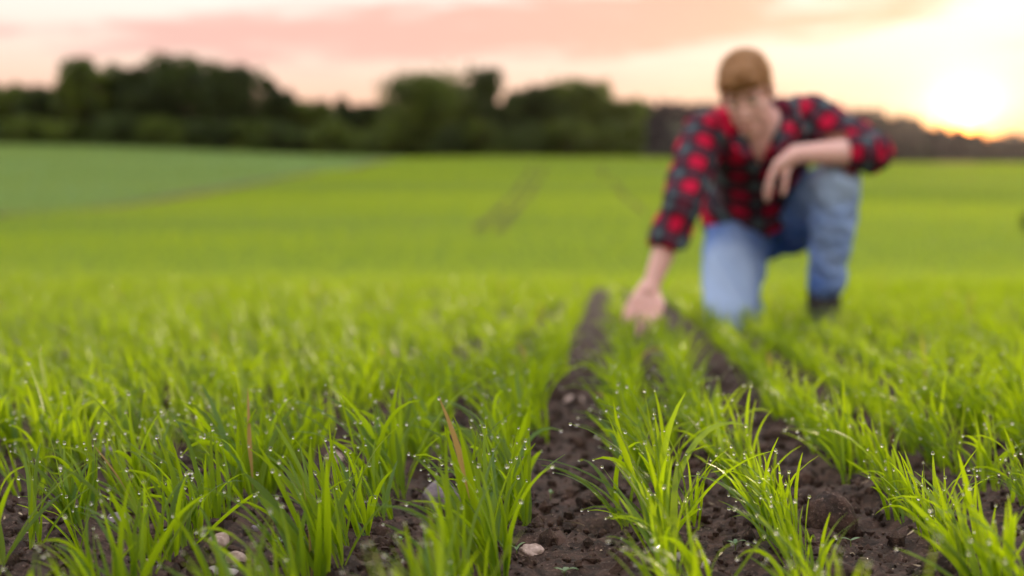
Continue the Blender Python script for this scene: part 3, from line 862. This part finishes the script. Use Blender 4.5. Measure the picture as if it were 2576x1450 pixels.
# ------------------------------------------------------------------ the kneeling person
def sphere_raw(sub_=3):
    bm = bmesh.new(); bmesh.ops.create_icosphere(bm, subdivisions=sub_, radius=1)
    v = np.array([x.co[:] for x in bm.verts]); f = np.array([[q.index for q in x.verts] for x in bm.faces]); bm.free()
    return v, f
SPV, SPF = sphere_raw(3)
def ell(c, r, rot=None):
    v = SPV * np.array(r)
    if rot is not None: v = v @ np.array(rot).T
    return v + np.array(c), SPF
def cap(p0, p1, r0, r1, flat=1.0, seg=18):
    """tapered capsule"""
    p0 = np.array(p0, float); p1 = np.array(p1, float); d = p1 - p0; L = np.linalg.norm(d); d /= L
    a = np.cross(d, [0.21, .94, .27]); a /= np.linalg.norm(a); b = np.cross(d, a)
    rings = []
    for t in np.linspace(-90, 0, 6)[1:]: rings.append((math.sin(math.radians(t)) * r0, math.cos(math.radians(t)) * r0))
    for t in np.linspace(0, 1, 8)[1:-1]: rings.append((t * L, r0 + (r1 - r0) * t))
    for t in np.linspace(0, 90, 6)[:-1]: rings.append((L + math.sin(math.radians(t)) * r1, math.cos(math.radians(t)) * r1))
    v = [p0 - d * r0]
    for s, r_ in rings:
        for k in range(seg):
            an = 2 * math.pi * k / seg; v.append(p0 + d * s + r_ * (math.cos(an) * a + math.sin(an) * b * flat))
    v.append(p1 + d * r1); v = np.array(v); f = []
    n = len(rings)
    for k in range(seg):
        f.append([0, 1 + (k + 1) % seg, 1 + k])
        e = 1 + (n - 1) * seg; f.append([e + k, e + (k + 1) % seg, len(v) - 1])
    for i in range(n - 1):
        for k in range(seg):
            q = 1 + i * seg; a_, b_, c_, d_ = q + k, q + (k + 1) % seg, q + seg + (k + 1) % seg, q + seg + k
            f.append([a_, b_, c_]); f.append([a_, c_, d_])
    return v, np.array(f)
def chain(pts, rad):
    return [cap(pts[i], pts[i + 1], rad[i], rad[i + 1]) for i in range(len(pts) - 1)]
def skin_union(name, parts, voxel, smooth_it, origin):
    v, f = merge(parts)
    me = np_mesh(name + '_raw', v - np.array(origin), f)
    o = bpy.data.objects.new(name + '_raw', me); COL.objects.link(o)
    m = o.modifiers.new('r', 'REMESH'); m.mode = 'VOXEL'; m.voxel_size = voxel; m.use_smooth_shade = True
    s = o.modifiers.new('s', 'SMOOTH'); s.factor = .5; s.iterations = smooth_it
    dg = bpy.context.evaluated_depsgraph_get()
    out = bpy.data.meshes.new_from_object(o.evaluated_get(dg)); out.name = name
    bpy.data.objects.remove(o); bpy.data.meshes.remove(me)
    for p in out.polygons: p.use_smooth = True
    return out
def get_co(me):
    a = np.empty(len(me.vertices) * 3, np.float32); me.vertices.foreach_get('co', a); return a.reshape(-1, 3).astype(float)
def set_co(me, c): me.vertices.foreach_set('co', np.ascontiguousarray(c, np.float32).ravel()); me.update()
def get_no(me):
    a = np.empty(len(me.vertices) * 3, np.float32); me.vertices.foreach_get('normal', a); return a.reshape(-1, 3).astype(float)

A_ = np.array
R_HIP, L_HIP = A_(P(1862, 556, 4.90)), A_(P(1985, 560, 4.90))
R_KNEE, L_KNEE = A_(P(1832, 792, 4.62)), A_(P(2103, 462, 4.50))
L_ANK = A_(P(2076, 765, 4.58)); R_ANK = A_([R_KNEE[0] + .10, R_KNEE[1] + .40, .075])
R_SH, L_SH = A_(P(1772, 338, 4.50)), A_(P(2035, 292, 4.54))
R_EL, R_WR = A_(P(1715, 512, 4.33)), A_(P(1642, 708, 4.30))
L_EL, L_WR = A_(P(2192, 384, 4.43)), A_(P(2000, 388, 4.40))
PELV = (R_HIP + L_HIP) / 2; CHEST = (R_SH + L_SH) / 2
NECK = A_(P(1908, 318, 4.50)); HEAD = A_(P(1878, 232, 4.38))
ORI = A_([PELV[0], PELV[1] - .2, 0.0])
spine = CHEST - PELV; spine /= np.linalg.norm(spine)
sidev = L_SH - R_SH; sidev -= spine * (sidev @ spine); sidev /= np.linalg.norm(sidev)
front = np.cross(spine, sidev); front = front if front[1] < 0 else -front
TR = np.column_stack([sidev, front, spine])          # torso frame: x to the person's left, y to the front, z up the spine

HM = np.array((Matrix.Rotation(math.radians(-16), 3, 'Z') @ Matrix.Rotation(math.radians(-5), 3, 'Y') @ Matrix.Rotation(math.radians(33), 3, 'X')))
def hp(x, y, z): return HEAD + HM @ A_([x, y, z])
def hell(c, r): return ell(hp(*c), r, HM)
head = [hell((0, .012, .032), (.073, .094, .085)), hell((0, -.022, -.028), (.061, .068, .088)), hell((0, -.055, -.098), (.032, .032, .026)),
        hell((-.036, -.026, -.064), (.020, .040, .032)), hell((.036, -.026, -.064), (.020, .040, .032)),
        cap(hp(0, -.084, .010), hp(0, -.104, -.032), .007, .0095), hell((-.009, -.092, -.036), (.008, .009, .007)), hell((.009, -.092, -.036), (.008, .009, .007)),
        hell((0, -.086, -.066), (.023, .010, .006)), hell((0, -.085, -.076), (.019, .010, .006)),
        hell((-.03, -.075, .022), (.026, .014, .008)), hell((.03, -.075, .022), (.026, .014, .008)),
        hell((-.040, -.050, -.026), (.020, .020, .020)), hell((.040, -.050, -.026), (.020, .020, .020)), hell((-.030, -.068, .0115), (.017, .012, .007)), hell((.030, -.068, .0115), (.017, .012, .007)),
        hell((-.076, .008, -.012), (.011, .021, .032)), hell((.076, .008, -.012), (.011, .021, .032)),
        cap(hp(0, .03, -.05), NECK - front * 0.0, .056, .062), cap(NECK, CHEST + spine * -.02, .064, .08)]
def tor(t, x=0.0, y=0.0): return PELV + (CHEST - PELV) * t + sidev * x + front * y
torso_b = [ell(tor(.02), (.135, .10, .12), TR), ell(tor(.3), (.125, .092, .14), TR), ell(tor(.62), (.14, .10, .15), TR), ell(tor(.86, 0, .01), (.148, .102, .13), TR),
           cap(tor(.95), R_SH, .062, .052), cap(tor(.95), L_SH, .062, .052)]
def finger(base, dirs, lens, r0):
    pts = [A_(base)]
    for d, l in zip(dirs, lens):
        d = A_(d, ) / np.linalg.norm(d); pts.append(pts[-1] + d * l)
    return chain(pts, [r0, r0 * .95, r0 * .88, r0 * .75])
# right hand: reaching down, palm towards the crop, fingers spread into the leaves
RK = A_(P(1617, 764, 4.28))
rd = RK - R_WR; rd /= np.linalg.norm(rd)
rs = A_([.92, .12, .3]); rs -= rd * (rs @ rd); rs /= np.linalg.norm(rs)
rn = np.cross(rd, rs)
hand_r = [cap(R_WR, R_WR + rd * .03, .027, .026)] + [cap(R_WR + rd * .02 + rs * o * .6, RK + rs * o, .015, .0125) for o in (-.03, -.01, .01, .03)]
for o, l in ((-.032, .82), (-.011, 1.0), (.011, 1.05), (.031, .92)):
    hand_r += finger(RK + rs * o, [rd + rs * o * 6, rd * .8 + A_([0, -.1, -.6]), rd * .4 + A_([0, .12, -.9])], [.042 * l, .028 * l, .022 * l], .0092)
hand_r += finger(R_WR + rd * .03 + rs * .024, [rd * .7 + rs * .8 - A_([0, .3, 0]), rd + rs * .2, rd * .9 - rs * .1], [.04, .032, .026], .0108)
# left hand: hanging relaxed over the knee
LK = A_(P(1948, 428, 4.36))
ld = LK - L_WR; ld /= np.linalg.norm(ld)
ls = A_([.45, -.5, .75]); ls -= ld * (ls @ ld); ls /= np.linalg.norm(ls)
hand_l = [cap(L_WR, L_WR + ld * .03, .028, .027)] + [cap(L_WR + ld * .02 + ls * o * .6, LK + ls * o, .016, .013) for o in (-.03, -.01, .01, .03)]
for o, l in ((-.031, .85), (-.010, 1.0), (.011, 1.05), (.031, .92)):
    hand_l += finger(LK + ls * o, [ld * .6 + A_([-.1, 0, -.75]), A_([-.12, .05, -1]), A_([.15, .15, -1])], [.044 * l, .028 * l, .022 * l], .0096)
hand_l += finger(L_WR + ld * .03 - ls * .02 + A_([0, -.02, -.01]), [ld * .6 + A_([.1, -.3, -.7]), A_([-.1, -.1, -1]), A_([-.15, 0, -1])], [.038, .03, .025], .011)
arms = chain([R_SH, R_EL], [.05, .041]) + [cap(R_EL, R_EL + (R_WR - R_EL) * .3, .041, .043), cap(R_EL + (R_WR - R_EL) * .3, R_WR, .043, .027)]
arms += chain([L_SH, L_EL], [.05, .041]) + [cap(L_EL, L_EL + (L_WR - L_EL) * .3, .041, .044), cap(L_EL + (L_WR - L_EL) * .3, L_WR, .044, .029)]
legs_b = chain([R_HIP, R_KNEE], [.075, .05]) + chain([R_KNEE, R_ANK], [.045, .032]) + chain([L_HIP, L_KNEE], [.075, .05]) + chain([L_KNEE, L_ANK], [.048, .034])
body_me = skin_union('body', head + torso_b + arms + hand_r + hand_l + legs_b, .0052, 2, ORI)

def skin_mat(n):
    o = objco(n)
    nz = n.noise(o, 22, 4)
    col = n.mix(nz, (.68, .39, .35), (.78, .50, .46))
    return principled(n, col, .5, .4, n.noise(o, 300, 3), .0008, .3, **{'Subsurface Weight': .12, 'Subsurface Scale': .012})
M['skin'] = material('skin', skin_mat)
M['hair'] = material('hair', lambda n: principled(n, n.mix(n.noise(objco(n), 60, 4), (.20, .095, .036), (.38, .20, .082)), .55, .35, n.noise(objco(n), 160, 4), .004, .8))
M['brow'] = material('eyebrow_hair', lambda n: principled(n, (.09, .045, .02), .6, .3))
M['lips'] = material('lips', lambda n: principled(n, (.46, .19, .17), .45, .4))
M['eye'] = material('eye', lambda n: principled(n, (.62, .58, .55), .15, .5))
M['iris'] = material('iris', lambda n: principled(n, (.03, .05, .06), .2, .5))
def denim(n):
    o = objco(n)
    wr = attr(n, 'wear')
    nz = n.noise(o, 9, 5, .6)
    f = n.m('ADD', wr, n.m('MULTIPLY', n.m('SUBTRACT', nz, .5), .9), clamp=True)
    col = n.mix(f, (.008, .09, .45), (.47, .65, .98))
    weave = n.new('ShaderNodeTexWave'); n.l.new(o, weave.inputs[0]); weave.inputs['Scale'].default_value = 260; weave.inputs['Distortion'].default_value = 1.0
    return principled(n, col, .9, .15, n.m('ADD', n.m('MULTIPLY', weave.outputs['Fac'], .2), n.noise(o, 26, 4)), .006, .7)
M['denim'] = material('denim', denim)
def plaid(n):
    v = n.new('ShaderNodeSeparateXYZ'); n.l.new(attr(n, 'plaid', 'Vector'), v.inputs[0])
    rep = .094
    def stripe(u, a, b, e=.02):
        fr = n.m('FRACT', n.m('ADD', n.m('DIVIDE', u, rep), 100.0))
        return n.m('MULTIPLY', n.ss(fr, a, a + e), n.ss(fr, b + e, b))
    u, w_ = v.outputs[0], v.outputs[1]
    ru, rw = stripe(u, .02, .46), stripe(w_, .02, .46)
    tu, tw_ = stripe(u, .60, .90), stripe(w_, .60, .90)
    base = n.mix(0.0, (.022, .012, .022), (0, 0, 0))
    c = n.mix(n.m('MULTIPLY', n.m('MAXIMUM', ru, rw), 1.0), base, (.11, .006, .022))
    c = n.mix(n.m('MULTIPLY', n.m('MAXIMUM', tu, tw_), .55), c, (.022, .026, .045))
    c = n.mix(n.m('MULTIPLY', ru, rw), c, (.50, .005, .045))
    c = n.mix(n.m('MULTIPLY', tu, tw_), c, (.055, .095, .115))
    thin = n.m('MAXIMUM', stripe(u, .74, .77, .008), stripe(w_, .74, .77, .008))
    c = n.mix(n.m('MULTIPLY', thin, .22), c, (.40, .32, .34))
    o = objco(n)
    return principled(n, c, .85, .2, n.noise(o, 30, 4), .006, .6)
M['plaid'] = material('plaid_flannel', plaid)
M['shoe'] = material('shoe_leather', lambda n: principled(n, n.mix(n.noise(objco(n), 40, 4), (.012, .012, .016), (.03, .03, .036)), .6, .4))
M['rubber'] = material('shoe_sole', lambda n: principled(n, (.05, .05, .05), .8, .3))
M['button'] = material('shirt_button', lambda n: principled(n, (.55, .5, .48), .35, .5))

person = empty('person', tuple(ORI))
tag(person, 'person in red plaid shirt and blue jeans kneeling, one hand reaching into the wheat', 'person')
mobj('body', body_me, M['skin'], person)
for s in (-1, 1):
    e = mobj('eye', np_mesh('eye', *ell(hp(s * .030, -.0695, .002) - ORI, (.0115,) * 3)), M['eye'], person)
    mobj('iris', np_mesh('iris', *ell(hp(s * .030, -.0785, -.003) - ORI, (.005, .004, .005), HM)), M['iris'], e)

    mobj('eyebrow', skin_union('eyebrow', [cap(hp(s * .014, -.088, .026), hp(s * .046, -.078, .030), .0046, .0030)], .0016, 1, ORI), M['brow'], person)

mobj('lips', skin_union('lips', [cap(hp(-.020, -.0935, -.067), hp(.020, -.0935, -.067), .0032, .0032), cap(hp(-.014, -.0935, -.0735), hp(.014, -.0935, -.0735), .0036, .0036)], .0014, 2, ORI), M['lips'], person)

# hair: short crop with longer top, falling to the brow
hair_me = skin_union('hair', [hell((0, .020, .046), (.081, .097, .083)), hell((0, -.040, .080), (.062, .050, .036)), hell((-.02, -.074, .066), (.05, .024, .026)), hell((.025, -.072, .068), (.045, .022, .024)),
                              hell((0, .062, -.012), (.070, .052, .065)), hell((-.064, .012, .012), (.016, .035, .034)), hell((.064, .012, .012), (.016, .035, .034))], .004, 2, ORI)
c = get_co(hair_me); no = get_no(hair_me); q = (c - (HEAD - ORI)) @ HM
nz = fbm(q[:, 0] * 150 + q[:, 2] * 12, q[:, 1] * 30 + q[:, 2] * 26, 3, 41) + .5 * fbm(q[:, 0] * 40, q[:, 1] * 30 + q[:, 2] * 20, 2, 43)
set_co(hair_me, c + no * (nz * .007)[:, None])
hair_o = mobj('hair', hair_me, M['hair'], person)
# loose strands: short fringe over the brow and a fuzzy edge that catches the sun
hc = get_co(hair_me); hn_ = get_no(hair_me); pick = rng.integers(0, len(hc), 3600)
b0 = hc[pick]; n0 = hn_[pick] @ HM; fl = np.column_stack([n0[:, 0] * .35, -.75 + 0 * n0[:, 0], -.35 + 0 * n0[:, 0]])
fl -= n0 * (fl * n0).sum(1)[:, None]; fl /= np.linalg.norm(fl, axis=1)[:, None] + 1e-6
dv_ = (fl * .8 + n0 * rng.uniform(.15, .7, (len(n0), 1)) + rng.normal(0, .22, n0.shape)) @ HM.T
ln = rng.uniform(.008, .022, (len(n0), 1)); sd_ = np.cross(dv_, rng.normal(size=dv_.shape)); sd_ /= np.linalg.norm(sd_, axis=1)[:, None]
tv = np.stack([b0 - sd_ * .0006, b0 + sd_ * .0006, b0 + dv_ * ln], 1).reshape(-1, 3)
def strand(n):
    p = principled(n, (.34, .18, .07), .45, .4); t = n.new('ShaderNodeBsdfTranslucent'); t.inputs[0].default_value = (.55, .28, .10, 1)
    mx = n.new('ShaderNodeMixShader'); mx.inputs[0].default_value = .5; n.l.new(p, mx.inputs[1]); n.l.new(t.outputs[0], mx.inputs[2]); return mx.outputs[0]
M['strand'] = material('hair_strand', strand)
hs = mobj('hair_strands', np_mesh('hair_strands', tv, np.arange(len(tv)).reshape(-1, 3), False), M['strand'], hair_o); tag(hs, kind='stuff')

# shirt with rolled sleeves, open at the neck
RS_END = R_EL + (R_WR - R_EL) * .47; LS_END = L_EL + (L_WR - L_EL) * .20
shirt_parts = [ell(R_HIP + A_([-.01, -.03, .03]), (.125, .125, .13)), ell(tor(-.02, 0, .03), (.168, .128, .11), TR), ell(tor(.12, 0, .02), (.160, .122, .14), TR), ell(tor(.36), (.150, .116, .16), TR), ell(tor(.62), (.163, .120, .16), TR),
               ell(tor(.86, 0, .006), (.168, .116, .135), TR), cap(tor(.97), R_SH, .078, .070), cap(tor(.97), L_SH, .078, .070),
               cap(tor(.9, -.06, .03), R_SH, .08, .066), cap(tor(.9, .06, .03), L_SH, .08, .066)]
shirt_parts += chain([R_SH, (R_SH + R_EL) / 2, R_EL, RS_END], [.070, .066, .060, .054]) + chain([L_SH, (L_SH + L_EL) / 2, L_EL, LS_END], [.070, .068, .064, .058])
shirt_parts += [cap(RS_END - (R_WR - R_EL) * .06, RS_END + (R_WR - R_EL) * .02, .058, .056), cap(LS_END - (L_WR - L_EL) * .05, LS_END + (L_WR - L_EL) * .02, .062, .058)]
shirt_me = skin_union('shirt', shirt_parts, .006, 3, ORI)
def folds(me, amp, sc, seed):
    c = get_co(me); no = get_no(me)
    nz = fbm(c[:, 0] * sc + c[:, 2] * sc * .6 + seed, c[:, 1] * sc - c[:, 2] * sc * .9, 3, seed)
    rd_ = 1 - np.abs(nz) * 3.2
    set_co(me, c + no * (amp * rd_)[:, None])
folds(shirt_me, .006, 16, 51); folds(shirt_me, .004, 30, 57)
c = get_co(shirt_me) + ORI
segs = [(R_SH, R_EL, 0), (R_EL, R_WR, 1), (L_SH, L_EL, 2), (L_EL, L_WR, 3)]
best = np.full(len(c), 1e9); pl_ = np.zeros((len(c), 3))
lt = (c - PELV) @ TR
best = np.maximum(0, np.linalg.norm(lt[:, :2] / A_([1.25, 1]), axis=1) - .03) + np.where(np.abs(lt[:, 0]) > .165, .2, 0)
ang_ = np.arctan2(lt[:, 0], lt[:, 1])
pl_ = np.column_stack([lt[:, 0] + .03, lt[:, 2] + .02, lt[:, 1]])
for a, b, k in segs:
    d = b - a; L_ = np.linalg.norm(d); d = d / L_
    s = np.clip((c - a) @ d, 0, L_); q = c - (a + s[:, None] * d); dist = np.linalg.norm(q, axis=1)
    e1 = np.cross(d, [0, 1, 0]); e1 /= np.linalg.norm(e1); e2 = np.cross(d, e1)
    th = np.arctan2(q @ e1, -(q @ e2) * np.sign(e2[1] + 1e-9))
    sel = dist < best
    best = np.where(sel, dist, best)
    uu = th * .062 + .02; ww = (c - a) @ d + (.295 if k in (1, 3) else 0) + .03
    pl_[sel] = np.column_stack([uu, ww, 0 * uu])[sel]
shirt_me.attributes.new('plaid', 'FLOAT_VECTOR', 'POINT').data.foreach_set('vector', np.ascontiguousarray(pl_, np.float32).ravel())
# cut the open neck and the sleeve mouths
V1, V2, V3 = A_((1872, 318)), A_((1962, 300)), A_((1910, 424))
def tri_in(p):
    def cr(a, b): return (b[0] - a[0]) * (p[1] - a[1]) - (b[1] - a[1]) * (p[0] - a[0])
    s = [cr(V1, V2), cr(V2, V3), cr(V3, V1)]
    return all(x > 0 for x in s) or all(x < 0 for x in s)
def below_hem(m_):
    px, py = proj(m_)
    return py > np.interp(px, [1700, 1780, 1860, 1940, 1990, 2060], [632, 622, 612, 592, 560, 520])
bm = bmesh.new(); bm.from_mesh(shirt_me); kill = []
rdir = (R_WR - R_EL) / np.linalg.norm(R_WR - R_EL); ldir = (L_WR - L_EL) / np.linalg.norm(L_WR - L_EL)
for f in bm.faces:
    m_ = A_(f.calc_center_median()) + ORI
    fr_ = A_(f.normal) @ front
    up_ = (m_ - CHEST) @ spine
    if (fr_ > -.15 and tri_in(proj(m_))) or (up_ > .03 and np.linalg.norm(np.cross(m_ - NECK, spine)) < .072): kill.append(f)
    elif .035 < (m_ - RS_END) @ rdir < .1 and np.linalg.norm(np.cross(m_ - RS_END, rdir)) < .066: kill.append(f)
    elif .035 < (m_ - LS_END) @ ldir < .1 and np.linalg.norm(np.cross(m_ - LS_END, ldir)) < .066: kill.append(f)
    elif below_hem(m_): kill.append(f)
bmesh.ops.delete(bm, geom=kill, context='FACES')
for it in range(10):                                  # even out the cut edges
    new = {}
    for v in bm.verts:
        nb = [e.other_vert(v).co for e in v.link_edges if e.is_boundary]
        if len(nb) == 2: new[v] = (nb[0] + nb[1]) * .25 + v.co * .5
    for v, p in new.items(): v.co = p
bm.to_mesh(shirt_me); bm.free()
shirt = mobj('shirt', shirt_me, M['plaid'], person)
sm_ = shirt.modifiers.new('thickness', 'SOLIDIFY'); sm_.thickness = .003; sm_.offset = -1
# collar: two folded points along the open neck
def collar(p_top, p_mid, p_tip, out):
    a, b, c_ = A_(p_top), A_(p_mid), A_(p_tip); n_ = front * .02
    v = A_([a + n_, b + n_ * 1.2, c_ + n_ * 1.2, a + out * .045 + n_ * .9, (a + b) / 2 + out * .055 + n_ * 1.5, b + out * .045 + n_ * 1.3]) - ORI
    return np_mesh('collar', v, np.array([[0, 1, 4, 3], [1, 2, 5, 4]])[:, :], True, {'plaid': np.column_stack([v[:, 0] * 1.0, v[:, 2] * 1.0, v[:, 1]])})
for (t_, m__, p_, o_) in ((P(1866, 322, 4.44), P(1880, 360, 4.405), P(1898, 392, 4.39), -sidev), (P(1958, 300, 4.46), P(1946, 350, 4.41), P(1926, 392, 4.39), sidev)):
    co_ = mobj('collar', collar(t_, m__, p_, o_), M['plaid'], shirt)
    q = co_.modifiers.new('t', 'SOLIDIFY'); q.thickness = .003
    q = co_.modifiers.new('s', 'SUBSURF'); q.levels = 2; q.render_levels = 2

# jeans
jp = [ell(tor(-.02), (.160, .122, .12), TR), ell(tor(.12), (.150, .112, .12), TR)]
mid_r = (R_HIP + R_KNEE) / 2; mid_l = (L_HIP + L_KNEE) / 2
jp += chain([R_HIP, mid_r, R_KNEE], [.114, .102, .074]) + [ell(R_KNEE + A_([0, -.005, .0]), (.074, .072, .066))]
jp += chain([R_KNEE, (R_KNEE + R_ANK) / 2, R_ANK], [.066, .066, .052])
L_CUFF = L_ANK + (L_KNEE - L_ANK) * .17
jp += chain([L_HIP, mid_l, L_KNEE], [.108, .095, .074]) + chain([L_KNEE, L_KNEE + (L_ANK - L_KNEE) * .35, L_CUFF], [.072, .068, .055])
jeans_me = skin_union('jeans', jp, .006, 4, ORI)
folds(jeans_me, .007, 11, 61); folds(jeans_me, .004, 27, 67)
c = get_co(jeans_me) + ORI
def near_(p, r_): return np.exp(-(np.linalg.norm(c - p, axis=1) / r_) ** 2)
no = get_no(jeans_me)
facing = np.clip(-no[:, 1] * .9 + no[:, 2] * .5, 0, 1)
wear = .85 * near_(L_KNEE + A_([0, -.06, .03]), .13) + .9 * near_(R_KNEE + A_([0, -.06, .05]), .14) + .8 * near_(R_HIP * .45 + R_KNEE * .55 + A_([-.04, -.08, .04]), .12) + .35 * near_((L_KNEE + L_ANK) / 2 + A_([.03, -.06, 0]), .13)
wear = np.clip(wear * .95 + .20, 0, 1)
jeans_me.attributes.new('wear', 'FLOAT', 'POINT').data.foreach_set('value', wear.astype(np.float32))
mobj('jeans', jeans_me, M['denim'], person)
# shoes
def shoe(heel, toe, up=0.0):
    heel, toe = A_(heel), A_(toe); d = toe - heel
    e = skin_union('shoe', [cap(heel + A_([0, 0, .05]), heel + d * .3 + A_([0, 0, .055]), .042, .045), cap(heel + d * .3 + A_([0, 0, .05]), toe + A_([0, 0, .035]), .046, .034),
                            cap(heel + d * .14 + A_([0, 0, .06]), heel + d * .14 + A_([0, 0, .165]), .052, .054)], .005, 3, ORI)
    so2 = skin_union('sole', [cap(heel + A_([0, 0, .016]), heel + d * .5 + A_([0, 0, .014]), .036, .038), cap(heel + d * .5 + A_([0, 0, .014]), toe + A_([0, 0, .014]), .042, .034)], .005, 2, ORI)
    s_ = mobj('shoe', e, M['shoe'], person); mobj('sole', so2, M['rubber'], s_)
hl = A_([L_ANK[0], L_ANK[1] + .03, .0]); shoe(hl, hl + A_([-.03, -.19, .0]))
hr_ = A_([R_ANK[0], R_ANK[1] + .03, .05]); shoe(hr_, hr_ + A_([.0, .05, .0]) + A_([0, .10, -.05]))

# ------------------------------------------------------------------ evening air
hz = material('haze', lambda n: principled(n, (1, 1, 1)))
hn = N(hz.node_tree); hn.n.clear()
pv = hn.new('ShaderNodeVolumePrincipled'); pv.inputs['Color'].default_value = (.98, .86, .82, 1)
pv.inputs['Density'].default_value = .000025; pv.inputs['Anisotropy'].default_value = .78
hn.l.new(pv.outputs[0], hn.new('ShaderNodeOutputMaterial').inputs['Volume'])
hv_, hf_ = boxm(-1800, 1800, -60, 1900, -3, 75)
tag(mobj('haze', np_mesh('haze', hv_, hf_, False), hz), 'thin pinkish evening haze over the fields', 'haze', kind='stuff')
